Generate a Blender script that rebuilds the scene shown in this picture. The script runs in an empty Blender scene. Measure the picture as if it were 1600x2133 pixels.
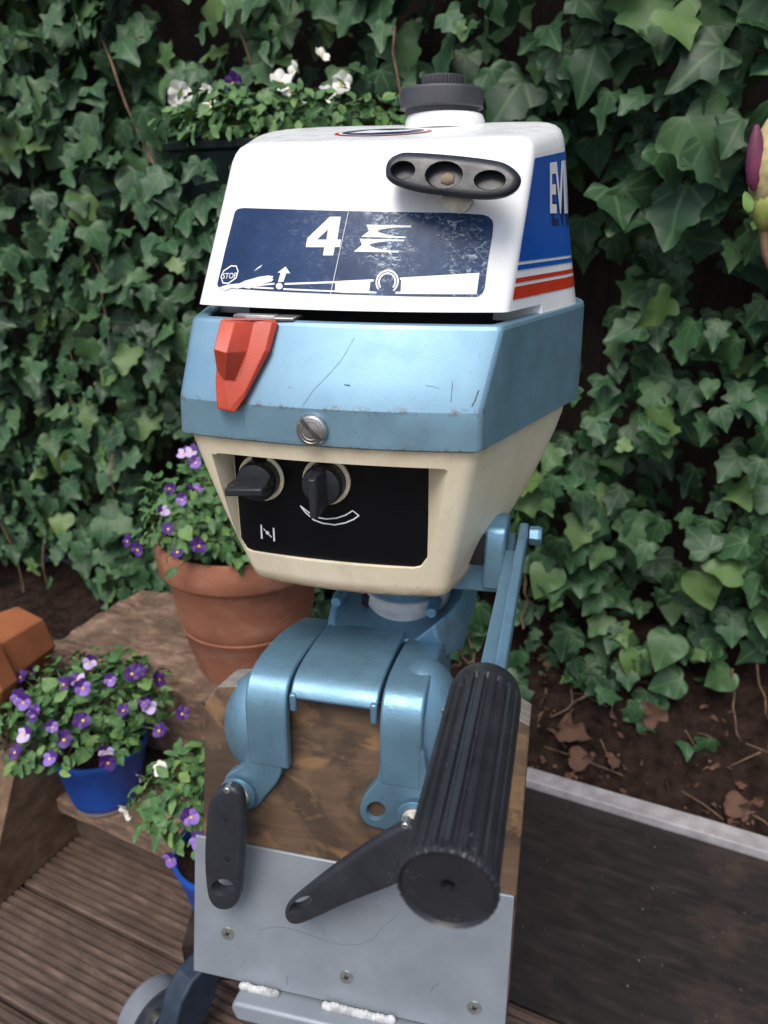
import bpy, bmesh, math, random
from mathutils import Vector, Matrix, Euler, noise
from mathutils.geometry import delaunay_2d_cdt
S = bpy.context.scene
COL = S.collection
R = math.radians
random.seed(7)

# ---------------------------------------------------------------- camera, sky, sun, exposure
cd = bpy.data.cameras.new('camera'); cam = bpy.data.objects.new('camera', cd); COL.objects.link(cam)
cam.location = (0, 0, .97); cam.rotation_euler = (R(90-21), 0, 0)
cd.sensor_fit = 'VERTICAL'; cd.sensor_height = 36; cd.lens = 36*1600/2133
cd.clip_start = .02; cd.clip_end = 400
cd.dof.use_dof = True; cd.dof.focus_distance = .52; cd.dof.aperture_fstop = 9.5
S.camera = cam
wd = bpy.data.worlds.new('World'); S.world = wd; wd.use_nodes = True
nt = wd.node_tree; bg = nt.nodes['Background']
sky = nt.nodes.new('ShaderNodeTexSky'); sky.sky_type = 'NISHITA'; sky.sun_disc = False
SUN_EL, SUN_AZ = 57, -160          # elevation, compass angle measured from +Y towards +X
sky.sun_elevation = R(SUN_EL); sky.sun_rotation = R(SUN_AZ); sky.air_density = 1.0; sky.dust_density = 3.0
nt.links.new(sky.outputs[0], bg.inputs[0]); bg.inputs[1].default_value = .10
ld = bpy.data.lights.new('sun', 'SUN'); sun = bpy.data.objects.new('sun', ld); COL.objects.link(sun)
ld.energy = 1.5; ld.angle = R(34); ld.color = (1, .97, .93)
sd = Vector((math.sin(R(SUN_AZ))*math.cos(R(SUN_EL)), math.cos(R(SUN_AZ))*math.cos(R(SUN_EL)), math.sin(R(SUN_EL))))
sun.rotation_euler = sd.to_track_quat('Z', 'Y').to_euler()
S.view_settings.view_transform = 'Standard'; S.view_settings.look = 'None'
S.view_settings.exposure = .8; S.view_settings.gamma = 1

# ---------------------------------------------------------------- helpers
class NT:
    def __init__(s, m): s.t = m.node_tree; s.n = s.t.nodes; s.bsdf = s.n['Principled BSDF']
    def new(s, ty, **kw):
        n = s.n.new(ty)
        for k, v in kw.items(): setattr(n, k, v)
        return n
    def link(s, a, b): s.t.links.new(a, b)
    def coord(s, scale=(1,1,1), kind='Object', rot=(0,0,0)):
        c = s.new('ShaderNodeTexCoord'); m = s.new('ShaderNodeMapping')
        m.inputs['Scale'].default_value = scale; m.inputs['Rotation'].default_value = rot
        s.link(c.outputs[kind], m.inputs[0]); return m.outputs[0]
    def noise(s, vec, scale, detail=4, rough=.55, dist=0):
        n = s.new('ShaderNodeTexNoise'); n.inputs['Scale'].default_value = scale; n.inputs['Detail'].default_value = detail
        n.inputs['Roughness'].default_value = rough; n.inputs['Distortion'].default_value = dist
        s.link(vec, n.inputs['Vector']); return n.outputs['Fac']
    def ramp(s, fac, stops):
        r = s.new('ShaderNodeValToRGB'); e = r.color_ramp.elements
        while len(e) < len(stops): e.new(.5)
        for el, (p, c) in zip(e, stops):
            el.position = p; el.color = (c, c, c, 1) if isinstance(c, (int, float)) else (*c, 1)
        s.link(fac, r.inputs[0]); return r.outputs[0]
    def mix(s, fac, a, b, mode='MIX'):
        m = s.new('ShaderNodeMix', data_type='RGBA', blend_type=mode)
        for v, i in ((fac, 0), (a, 6), (b, 7)):
            if isinstance(v, (int, float)): m.inputs[i].default_value = v if i == 0 else (v, v, v, 1)
            elif isinstance(v, tuple): m.inputs[i].default_value = (*v, 1)
            else: s.link(v, m.inputs[i])
        return m.outputs[2]
    def math(s, op, a, b=0.0):
        m = s.new('ShaderNodeMath', operation=op)
        for v, i in ((a, 0), (b, 1)):
            if isinstance(v, (int, float)): m.inputs[i].default_value = v
            else: s.link(v, m.inputs[i])
        return m.outputs[0]
    def bump(s, h, strength, dist=.001):
        b = s.new('ShaderNodeBump'); b.inputs['Strength'].default_value = strength; b.inputs['Distance'].default_value = dist
        s.link(h, b.inputs['Height']); s.link(b.outputs[0], s.bsdf.inputs['Normal'])
    def base(s, c): s.link(c, s.bsdf.inputs['Base Color'])
    def rough(s, c): s.link(c, s.bsdf.inputs['Roughness'])
def newmat(name, col=(.5,.5,.5), rough=.5, metal=0, spec=.5):
    m = bpy.data.materials.new(name); m.use_nodes = True; b = m.node_tree.nodes['Principled BSDF']
    b.inputs['Base Color'].default_value = (*col, 1); b.inputs['Roughness'].default_value = rough
    b.inputs['Metallic'].default_value = metal; b.inputs['Specular IOR Level'].default_value = spec
    return m
def basic(name, col, rough=.5, metal=0, spec=.5, var=.15, vscale=30, bump=.15, bscale=300, dist=.0005, dark=None):
    m = newmat(name, col, rough, metal, spec); n = NT(m); v = n.coord()
    f = n.noise(v, vscale, 5)
    d = dark or tuple(c*(1-var*2) for c in col); l = tuple(min(1, c*(1+var)) for c in col)
    n.base(n.ramp(f, [(.3, d), (.7, l)]))
    n.bump(n.noise(v, bscale, 3), bump, dist)
    return m

def link(ob, parent=None):
    COL.objects.link(ob)
    if parent: ob.parent = parent
    return ob
def tag(o, label=None, cat=None, group=None, kind=None):
    for k, v in (('label', label), ('category', cat), ('group', group), ('kind', kind)):
        if v: o[k] = v
    return o
def empty(name, loc=(0,0,0), rz=0, **kw):
    o = bpy.data.objects.new(name, None); o.empty_display_size = .05
    o.location = loc; o.rotation_euler = (0, 0, rz); COL.objects.link(o); return tag(o, **kw)
def finish(me, smooth=35):
    if smooth:
        me.polygons.foreach_set('use_smooth', [True]*len(me.polygons))
        me.set_sharp_from_angle(angle=R(smooth))
    me.update(); return me
def mk(name, verts, faces, mat, parent=None, smooth=35, recalc=True):
    me = bpy.data.meshes.new(name); me.from_pydata([tuple(v) for v in verts], [], faces)
    if recalc:
        bm = bmesh.new(); bm.from_mesh(me); bmesh.ops.recalc_face_normals(bm, faces=bm.faces); bm.to_mesh(me); bm.free()
    for m in (mat if isinstance(mat, (list, tuple)) else [mat]): me.materials.append(m)
    finish(me, smooth); return link(bpy.data.objects.new(name, me), parent)
def bmo(name, bm, mat, parent=None, smooth=35, recalc=True):
    if recalc: bmesh.ops.recalc_face_normals(bm, faces=bm.faces)
    me = bpy.data.meshes.new(name); bm.to_mesh(me); bm.free()
    for m in (mat if isinstance(mat, (list, tuple)) else [mat]): me.materials.append(m)
    finish(me, smooth); return link(bpy.data.objects.new(name, me), parent)
def bev(o, w, seg=2, ang=35):
    b = o.modifiers.new('bevel', 'BEVEL'); b.width = w; b.segments = seg; b.limit_method = 'ANGLE'; b.angle_limit = R(ang)
    b.harden_normals = False; return o
def bake(o, smooth=35):
    dg = bpy.context.evaluated_depsgraph_get(); dg.update()
    me = bpy.data.meshes.new_from_object(o.evaluated_get(dg)); o.modifiers.clear(); o.data = me; finish(me, smooth); return o
def cut(o, verts, faces, selfx=False):
    c = mk('cutter', verts, faces, [], None, 0)
    c.matrix_world = o.matrix_world if not o.parent else o.parent.matrix_world @ o.matrix_local
    bpy.context.view_layer.update(); c.matrix_world = o.matrix_world.copy(); bpy.context.view_layer.update()
    m = o.modifiers.new('cut', 'BOOLEAN'); m.operation = 'DIFFERENCE'; m.solver = 'EXACT'; m.use_self = selfx; m.object = c
    bake(o); bpy.data.objects.remove(c); return o
def loft(rings, closed=True, cap0=True, cap1=True):
    n = len(rings[0]); V = [p for r in rings for p in r]; Fc = []
    for i in range(len(rings)-1):
        for j in range(n if closed else n-1):
            a, b = i*n+j, i*n+(j+1) % n; Fc.append((a, b, b+n, a+n))
    if cap0: Fc.append(tuple(range(n)))
    if cap1: Fc.append(tuple(range((len(rings)-1)*n, len(rings)*n)))
    return V, Fc
def box(bm, c, s, rot=None):
    m = Matrix.Translation(c) @ (rot.to_matrix().to_4x4() if rot else Matrix()) @ Matrix.Diagonal((*s, 1))
    bmesh.ops.create_cube(bm, size=1, matrix=m)
def lathe(prof, n=48, flute=None, axis='Z', c=(0,0,0)):
    V, Fc = [], []
    for (r, z) in prof:
        for k in range(n):
            a = 2*math.pi*k/n; rr = r + (flute(k, n, r, z) if flute else 0)
            x, y = rr*math.cos(a), rr*math.sin(a)
            p = (x, y, z) if axis == 'Z' else ((x, z, y) if axis == 'Y' else (z, x, y))
            V.append((p[0]+c[0], p[1]+c[1], p[2]+c[2]))
    m = len(prof)
    for i in range(m-1):
        for k in range(n):
            a, b = i*n+k, i*n+(k+1) % n; Fc.append((a, b, b+n, a+n))
    Fc.append(tuple(range(n))); Fc.append(tuple(range((m-1)*n, m*n)))
    return V, Fc
def tube(bm, pts, rad, n=8):
    pts = [Vector(p) for p in pts]; rs = rad if isinstance(rad, (list, tuple)) else [rad]*len(pts); prev = None
    for i, p in enumerate(pts):
        t = (pts[min(i+1, len(pts)-1)] - pts[max(i-1, 0)]).normalized()
        up = Vector((0,0,1)) if abs(t.z) < .9 else Vector((1,0,0))
        x = t.cross(up).normalized(); y = t.cross(x)
        ring = [bm.verts.new(p + (x*math.cos(2*math.pi*k/n) + y*math.sin(2*math.pi*k/n))*rs[i]) for k in range(n)]
        if prev:
            for k in range(n): bm.faces.new((prev[k], prev[(k+1) % n], ring[(k+1) % n], ring[k]))
        else: bm.faces.new(ring)
        prev = ring
    bm.faces.new(prev)
def inside(p, poly):
    c = False; j = len(poly)-1
    for i in range(len(poly)):
        if (poly[i][1] > p[1]) != (poly[j][1] > p[1]) and p[0] < (poly[j][0]-poly[i][0])*(p[1]-poly[i][1])/(poly[j][1]-poly[i][1])+poly[i][0]: c = not c
        j = i
    return c
def dens(poly, d):
    out = []
    for i, p in enumerate(poly):
        q = poly[(i+1) % len(poly)]; L = math.dist(p, q); k = max(1, int(L/d))
        out += [(p[0]+(q[0]-p[0])*t/k, p[1]+(q[1]-p[1])*t/k) for t in range(k)]
    return out
def patch(polys, fn, sp=.008, holes=()):
    """surface-conforming sheet: polygons given in the surface's own (u, w) coordinates, fn maps (u, w) to a point"""
    V, Fc = [], []
    for poly in polys:
        poly = dens(poly, sp); hs = [dens(h, sp) for h in holes if inside(h[0], poly)]
        pts = list(poly); ed = [(i, (i+1) % len(poly)) for i in range(len(poly))]
        for h in hs:
            k = len(pts); pts += h; ed += [(k+i, k+(i+1) % len(h)) for i in range(len(h))]
        x0, x1 = min(p[0] for p in poly), max(p[0] for p in poly); y0, y1 = min(p[1] for p in poly), max(p[1] for p in poly)
        if x1-x0 > 2*sp and y1-y0 > 2*sp:
            x = x0+sp/2
            while x < x1:
                y = y0+sp/2
                while y < y1:
                    if inside((x, y), poly) and not any(inside((x, y), h) for h in hs): pts.append((x, y))
                    y += sp
                x += sp
        r = delaunay_2d_cdt([Vector(p) for p in pts], ed, [], 0, 1e-7)
        k = len(V); V += [fn(p[0], p[1]) for p in r[0]]
        for f in r[2]:
            c = (sum(r[0][i][0] for i in f)/len(f), sum(r[0][i][1] for i in f)/len(f))
            if inside(c, poly) and not any(inside(c, h) for h in hs): Fc.append(tuple(k+i for i in f))
    return V, Fc
def stroke(pts, w, closed=False):
    """quads along a line, in 2D"""
    out = []; n = len(pts)
    L, Rr = [], []
    for i in range(n):
        a = pts[i-1] if (i or closed) else pts[i]; b = pts[(i+1) % n] if (i < n-1 or closed) else pts[i]
        d = Vector((b[0]-a[0], b[1]-a[1])).normalized(); nn = Vector((-d.y, d.x))*w/2
        L.append((pts[i][0]+nn.x, pts[i][1]+nn.y)); Rr.append((pts[i][0]-nn.x, pts[i][1]-nn.y))
    for i in range(n if closed else n-1):
        j = (i+1) % n; out.append([L[i], L[j], Rr[j], Rr[i]])
    return out
def circ(c, r, n=20, r2=None, rot=0): 
    r2 = r2 or r
    return [(c[0]+math.cos(2*math.pi*k/n)*r*math.cos(rot)-math.sin(2*math.pi*k/n)*r2*math.sin(rot),
             c[1]+math.cos(2*math.pi*k/n)*r*math.sin(rot)+math.sin(2*math.pi*k/n)*r2*math.cos(rot)) for k in range(n)]
def curve_mesh(name, polys, ext, bevel, fn, mat, parent, bres=3, smooth=40):
    """outline with holes, thickened with rounded edges; fn maps (x, y, z) to the place"""
    cu = bpy.data.curves.new(name, 'CURVE'); cu.dimensions = '2D'; cu.fill_mode = 'BOTH'
    cu.extrude = ext; cu.bevel_depth = bevel; cu.bevel_resolution = bres; cu.offset = -bevel
    for p in polys:
        s = cu.splines.new('POLY'); s.points.add(len(p)-1); s.use_cyclic_u = True
        for q, a in zip(s.points, p): q.co = (a[0], a[1], 0, 1)
    o = bpy.data.objects.new(name, cu); COL.objects.link(o)
    dg = bpy.context.evaluated_depsgraph_get(); me = bpy.data.meshes.new_from_object(o.evaluated_get(dg))
    bpy.data.objects.remove(o)
    bm = bmesh.new(); bm.from_mesh(me); bmesh.ops.remove_doubles(bm, verts=bm.verts, dist=1e-6)
    for v in bm.verts: v.co = Vector(fn(*v.co))
    return bmo(name, bm, mat, parent, smooth)
def insetp(p, d):
    out = []; n = len(p); A = sum(p[i][0]*p[(i+1) % n][1]-p[(i+1) % n][0]*p[i][1] for i in range(n)); sg = 1 if A > 0 else -1
    for i in range(n):
        a, b = p[i-1], p[(i+1) % n]; t = Vector((b[0]-a[0], b[1]-a[1])).normalized(); out.append((p[i][0]-t.y*d*sg, p[i][1]+t.x*d*sg))
    return out
def rounded_solid(name, poly, half, rad, fn, mat, parent, holes=(), crown=0.0, depth=None, smooth=45):
    """solid slab with rounded rims and holes or hollows cut into it; fn maps (x, y, z) to the place, z runs towards the front"""
    rg = []
    for sgn in (-1, 1):
        ks = range(6) if sgn < 0 else range(5, -1, -1)
        for k in ks:
            a = math.pi/2*k/5; rg.append([(x, y, sgn*(half-rad+rad*math.cos(a))) for x, y in insetp(poly, rad*(1-math.sin(a)))])
    V, Fc = loft([[fn(*p) for p in r] for r in rg]); o = mk(name, V, Fc, mat, parent, smooth)
    for hi, h in enumerate(holes):
        z0 = -half-.01 if depth is None else half-depth+hi*.00037
        cv, cf = loft([[fn(x, y, z) for x, y in insetp(h, -e)] for z, e in ((z0, 0), (half-.0015, 0), (half+.006, .0022))]); cut(o, cv, cf, depth is not None)
    finish(o.data, smooth); return o
def text_mesh(txt, size, offset=0.0, space=1.0, sx=1.0, shear=0.0):
    cu = bpy.data.curves.new('txt', 'FONT'); cu.body = txt; cu.size = size; cu.offset = offset; cu.space_character = space; cu.shear = shear
    cu.resolution_u = 3
    o = bpy.data.objects.new('txt', cu); COL.objects.link(o)
    dg = bpy.context.evaluated_depsgraph_get(); me = bpy.data.meshes.new_from_object(o.evaluated_get(dg)); bpy.data.objects.remove(o)
    V = [(v.co.x*sx, v.co.y) for v in me.vertices]; Fc = [tuple(p.vertices) for p in me.polygons]
    bpy.data.meshes.remove(me); return V, Fc
def smoothpoly(p, it=2):
    for _ in range(it):
        q = []
        for i in range(len(p)):
            a, b = p[i], p[(i+1) % len(p)]
            q += [(a[0]*.75+b[0]*.25, a[1]*.75+b[1]*.25), (a[0]*.25+b[0]*.75, a[1]*.25+b[1]*.75)]
        p = q
    return p
YW = R(25.6)
def Wp(a, b, z=0): return Vector((math.cos(YW)*a+math.sin(YW)*b, -math.sin(YW)*a+math.cos(YW)*b, z))   # garden frame: a along the hedge, b away from it

# ---------------------------------------------------------------- materials
def paint_blue(cast=False):
    m = newmat('blue_cast_paint' if cast else 'blue_metallic_paint', (.13,.3,.43), .40, .6); n = NT(m); v = n.coord()
    f = n.noise(v, 9, 4); c = n.ramp(f, [(.3, (.145,.28,.39)), (.7, (.18,.335,.445))] if cast else [(.3, (.195,.345,.45)), (.7, (.235,.40,.51))])
    fl = n.noise(v, 2600, 1); c = n.mix(n.ramp(fl, [(.55, 0.0), (.75, .35)]), c, (.35,.52,.62))
    # scuffs and worn spots
    sc = n.noise(n.coord((1, 1, .25)), 160, 5, .75); sp = n.noise(v, 26, 3)
    w = n.math('MULTIPLY', n.ramp(sc, [(.66, 0.0), (.72, 1.0)]), n.ramp(sp, [(.52, 0.0), (.64, .8)]))
    c = n.mix(w, c, (.07,.09,.10))
    gr = n.math('MULTIPLY', n.ramp(n.noise(n.coord((1,1,.45)), 55, 6, .72, .5), [(.53, 0.0), (.66, .6 if cast else .35)]), n.ramp(n.noise(v, 13, 3), [(.42, 0.0), (.62, 1.0)]))
    c = n.mix(gr, c, (.12,.15,.16) if cast else (.16,.22,.25))
    ch = n.math('MULTIPLY', n.ramp(n.noise(v, 330, 4, .7), [(.665, 0.0), (.69, 1.0)]), n.ramp(n.noise(v, 34, 3), [(.5, 0.0), (.6, 1.0)]))
    c = n.mix(ch, c, (.30,.31,.31) if cast else (.10,.12,.13))
    if not cast:
        sx = n.new('ShaderNodeSeparateXYZ'); n.link(n.coord(), sx.inputs[0])
        ez = n.math('ABSOLUTE', n.math('SUBTRACT', sx.outputs[2], .0005)); ez2 = n.math('ABSOLUTE', n.math('SUBTRACT', sx.outputs[2], .0268))
        em = n.math('MULTIPLY', n.ramp(n.math('MINIMUM', ez, n.math('ADD', ez2, .0006)), [(.0, 1.0), (.0025, 0.0)]), n.ramp(n.noise(v, 170, 5, .7), [(.50, 0.0), (.60, .9)]))
        em = n.math('MULTIPLY', em, n.math('LESS_THAN', sx.outputs[1], .012)); c = n.mix(em, c, (.16,.11,.075))
    n.base(c)
    n.rough(n.ramp(n.noise(v, 40, 4), [(.3, .34), (.7, .52)]))
    if cast: n.bump(n.math('ADD', n.noise(v, 300, 4, .65), n.math('MULTIPLY', n.noise(v, 45, 3), 1.2)), .28, .0008)
    else: n.bump(n.noise(v, 900, 3), .12, .0004)
    return m
CAST = paint_blue(True)
BLUE = paint_blue()
def hood_white():
    m = newmat('white_hood_paint', (.82,.82,.80), .22); n = NT(m); v = n.coord()
    g = n.math('MULTIPLY', n.ramp(n.noise(v, 420, 3, .7), [(.70, 0.0), (.74, 1.0)]), n.ramp(n.noise(v, 30, 2), [(.5, 0.0), (.65, .8)]))
    n.base(n.mix(g, n.ramp(n.noise(v, 14, 4), [(.3, (.78,.79,.78)), (.7, (.84,.84,.83))]), (.35,.31,.27)))
    n.rough(n.ramp(n.noise(v, 60, 4), [(.3, .2), (.7, .34)])); n.bump(n.noise(v, 200, 3), .05, .0004); return m
WHITE = hood_white()
def cream_mat():
    m = newmat('aged_cream_plastic', (.72,.58,.38), .42); n = NT(m); v = n.coord()
    c = n.ramp(n.noise(v, 10, 4), [(.3, (.86,.74,.50)), (.7, (.90,.81,.61))])
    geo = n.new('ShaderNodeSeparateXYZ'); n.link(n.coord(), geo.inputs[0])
    # rusty stain along the lower lip
    low = n.ramp(n.math('ADD', n.math('MULTIPLY', geo.outputs[2], -8.0), 0.0), [(.93, 0.0), (1.03, 1.0)])
    st = n.math('MULTIPLY', low, n.ramp(n.noise(v, 19, 5, .65), [(.42, 0.0), (.58, .85)]))
    c = n.mix(st, c, (.42,.20,.05))
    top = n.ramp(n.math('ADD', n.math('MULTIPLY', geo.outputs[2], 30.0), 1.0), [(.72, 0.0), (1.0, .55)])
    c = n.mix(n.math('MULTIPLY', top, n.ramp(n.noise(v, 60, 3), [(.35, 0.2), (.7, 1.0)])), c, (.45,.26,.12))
    dt = n.math('MULTIPLY', n.ramp(n.noise(v, 240, 5, .75), [(.60, 0.0), (.68, .6)]), n.ramp(n.noise(v, 24, 3), [(.48, 0.0), (.62, 1.0)]))
    c = n.mix(dt, c, (.40,.28,.16)); c = n.mix(n.ramp(n.noise(n.coord((1,1,.4)), 34, 5, .7), [(.48, 0.0), (.75, .35)]), c, (.58,.44,.27))
    n.base(c); n.bump(n.noise(v, 500, 3), .06, .0004); return m
CREAM = cream_mat()
def black_plastic(name, col, rough, fleck=.6):
    m = newmat(name, col, rough); n = NT(m); v = n.coord()
    c = n.ramp(n.noise(v, 45, 5), [(.3, tuple(x*.8 for x in col)), (.72, tuple(x*1.35 for x in col))])
    fl = n.noise(v, 700, 2); fl2 = n.noise(v, 40, 4, .7)
    c = n.mix(n.math('MULTIPLY', n.ramp(fl, [(.66, 0.0), (.74, fleck)]), n.ramp(fl2, [(.48, 0.0), (.62, 1.0)])), c, (.28,.30,.33))
    n.base(c); n.rough(n.ramp(n.noise(v, 80, 4), [(.3, rough-.08), (.7, rough+.12)])); n.bump(n.noise(v, 600, 4), .25, .0004); return m
BLACK = black_plastic('black_textured_plastic', (.016,.018,.022), .36)
RUBBER = black_plastic('black_rubber_grip', (.017,.018,.022), .40)
LEVERM = black_plastic('scuffed_black_lever', (.022,.024,.031), .42, .9)
PANEL = newmat('black_panel', (.003,.0035,.005), .3, spec=.22)
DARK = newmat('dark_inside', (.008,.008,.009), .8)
CAPM = black_plastic('faded_black_cap', (.045,.045,.052), .5, .3)
def red_mat():
    m = newmat('red_latch_plastic', (.50,.055,.02), .38); n = NT(m); v = n.coord()
    c = n.ramp(n.noise(v, 30, 4), [(.35, (.43,.045,.018)), (.7, (.55,.075,.035))])
    sc = n.math('MULTIPLY', n.ramp(n.noise(v, 900, 4, .7), [(.5, 0.0), (.62, 1.0)]), n.ramp(n.noise(v, 26, 2), [(.45, 0.0), (.6, .5)]))
    n.base(n.mix(sc, c, (.2,.06,.055))); n.bump(n.noise(v, 700, 4, .7), .3, .0005); return m
RED = red_mat()
STEEL = basic('worn_steel', (.42,.41,.40), .35, .9, var=.2, vscale=120)
ZINC = basic('zinc_screw', (.38,.40,.38), .42, .8, var=.2, vscale=300)
BEIGE = basic('grimy_beige_nylon', (.52,.47,.38), .5, var=.25, vscale=120)
RING = basic('grey_white_collar', (.55,.56,.56), .4, var=.1, vscale=60)
def label_mat():
    m = newmat('navy_label', (.02,.05,.16), .3, spec=.3); n = NT(m); v = n.coord()
    geo = n.new('ShaderNodeSeparateXYZ'); n.link(n.coord(), geo.inputs[0])
    c = n.ramp(n.noise(v, 18, 4), [(.3, (.010,.028,.085)), (.7, (.018,.050,.135))])
    s1 = n.noise(n.coord((1,1,1.9), rot=(0,R(28),0)), 150, 9, .85, 1.6)
    right = n.ramp(n.math('ADD', n.math('MULTIPLY', geo.outputs[0], 5.0), .5), [(.25, 0.03), (.50, .22), (.66, 1.0), (.85, .95), (.95, .5)])
    area = n.ramp(n.noise(v, 26, 3), [(.43, 0.0), (.56, 1.0)])
    w = n.math('MULTIPLY', n.math('MULTIPLY', n.ramp(s1, [(.525, 0.0), (.585, 1.0)]), area), right)
    haze = n.math('MULTIPLY', n.ramp(n.noise(v, 70, 6, .7), [(.44, 0.0), (.72, .5)]), right)
    c = n.mix(haze, c, (.06,.13,.22)); c = n.mix(w, c, (.62,.72,.76))
    n.base(c); n.bump(s1, .1, .0003); return m
NAVY = label_mat()
PRINT = newmat('white_print', (.80,.81,.80), .35)
SBLUE = basic('decal_blue', (.006,.085,.42), .3, var=.06, vscale=60, bump=.02)
SNAVY = newmat('decal_navy', (.008,.02,.09), .3)
SRED = basic('decal_red', (.56,.035,.012), .3, var=.06, vscale=60, bump=.02)
PLATE = basic('grey_steel_paint', (.255,.285,.32), .45, .25, var=.07, vscale=25, bump=.25, bscale=900)
WELD = basic('white_painted_weld', (.50,.51,.51), .6, var=.25, vscale=90)
def wood(name, c1, c2, c3, sc=(1,1,1), scale=20, stain=.6, rough=.75, bump=.6):
    m = newmat(name, c1, rough, spec=.3); n = NT(m); v = n.coord(sc)
    g = n.noise(v, scale, 6, .62, .6); c = n.ramp(g, [(.28, c2), (.55, c1), (.8, c3)])
    b = n.noise(n.coord(), 11, 5, .7, .8); c = n.mix(n.ramp(b, [(.42, 0.0), (.62, stain)]), c, tuple(x*.38 for x in c1))
    n.base(c); n.bump(g, bump, .0015); return m
def board_mat():
    m = newmat('stained_board_wood', (.16,.1,.055), .6, spec=.35); n = NT(m); v = n.coord((2.2,2.2,9))
    g = n.noise(v, 8, 6, .65, .8); c = n.ramp(g, [(.3, (.075,.047,.030)), (.55, (.115,.072,.043)), (.78, (.17,.108,.063))])
    b = n.noise(n.coord((1,1,1.4)), 9, 4, .6, .6); c = n.mix(n.ramp(b, [(.46, 0.0), (.54, .7)]), c, (.040,.028,.021))
    o_ = n.noise(n.coord((1,1,1.6), rot=(0,.5,.2)), 14, 5, .6, .8); c = n.mix(n.ramp(o_, [(.53, 0.0), (.62, .6)]), c, (.27,.155,.07))
    n.base(c); n.bump(g, .3, .0015); n.rough(n.ramp(b, [(.4, .68), (.6, .5)])); return m
BOARD = board_mat()
ENDG = wood('grey_weathered_wood', (.30,.27,.24), (.14,.12,.11), (.42,.39,.35), (4,60,4), 4, .4)
DECK = wood('brown_decking', (.13,.090,.070), (.060,.039,.030), (.25,.165,.125), (1.2,9,9), 10, .55, .6)
DECKD = wood('dark_wet_decking', (.030,.026,.025), (.015,.013,.013), (.062,.048,.042), (1.2,7,7), 9, .4, .5, .35)
_n = NT(DECKD); _v = _n.coord(); _old = _n.bsdf.inputs['Base Color'].links[0].from_socket
_n.base(_n.mix(_n.math('MULTIPLY', _n.ramp(_n.noise(_v, 130, 3, .6), [(.685, 0.0), (.71, 1.0)]), _n.ramp(_n.noise(_v, 9, 2), [(.45, 0.0), (.6, 1.0)])), _n.mix(_n.ramp(_n.noise(_v, 6, 5, .7), [(.54, 0.0), (.70, .6)]), _old, (.085,.055,.042)), (.22,.21,.20)))
STEPW = wood('rough_step_wood', (.25,.165,.115), (.07,.046,.033), (.42,.29,.20), (2,5,5), 13, .85, .85, 1.6)
BEAM = wood('brown_beam', (.17,.105,.065), (.08,.05,.03), (.27,.17,.11), (6,2,6), 8, .5)
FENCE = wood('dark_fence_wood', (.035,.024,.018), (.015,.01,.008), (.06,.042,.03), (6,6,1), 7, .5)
TERRA = basic('terracotta', (.36,.145,.085), .8, spec=.2, var=.13, vscale=9, bump=.4, bscale=260, dark=(.25,.10,.062))
_n = NT(TERRA); _v = _n.coord(); _old = _n.bsdf.inputs['Base Color'].links[0].from_socket
_n.base(_n.mix(_n.ramp(_n.noise(_n.coord((1,1,2.2)), 12, 6, .68), [(.52, 0.0), (.74, .4)]), _n.mix(_n.ramp(_n.noise(_v, 26, 5, .7), [(.56, 0.0), (.70, .45)]), _old, (.16,.085,.06)), (.52,.33,.25)))
TERRA2 = basic('orange_terracotta', (.38,.135,.058), .8, spec=.2, var=.15, vscale=9, bump=.4, bscale=260)
BPOT = basic('glazed_blue_pot', (.016,.085,.42), .38, var=.2, vscale=14, bump=.15, bscale=40)
BPOT2 = basic('pale_pot_foot', (.42,.36,.33), .6)
PLANTER = newmat('dark_green_planter', (.004,.010,.010), .5, spec=.2)
SOIL = basic('dark_soil', (.026,.016,.012), .95, spec=.1, var=.35, vscale=40, bump=1.0, bscale=90, dist=.008)
EDGE = basic('grey_edging', (.36,.34,.35), .8, var=.15, vscale=40)
STEM = basic('vine_stem', (.20,.12,.075), .8, var=.3, vscale=60)
GSTEM = newmat('green_stem', (.10,.17,.05), .6)
DEADL = basic('dead_leaf', (.115,.056,.035), .85, var=.3, vscale=60)
GREYW = basic('grey_castor_tyre', (.17,.19,.22), .5, var=.1)
NAVYM = basic('dark_blue_strap', (.018,.032,.055), .55, var=.2, vscale=60)
GROUND = basic('garden_ground', (.13,.11,.085), .95, var=.3, vscale=3, bump=.3, bscale=30)
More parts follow.
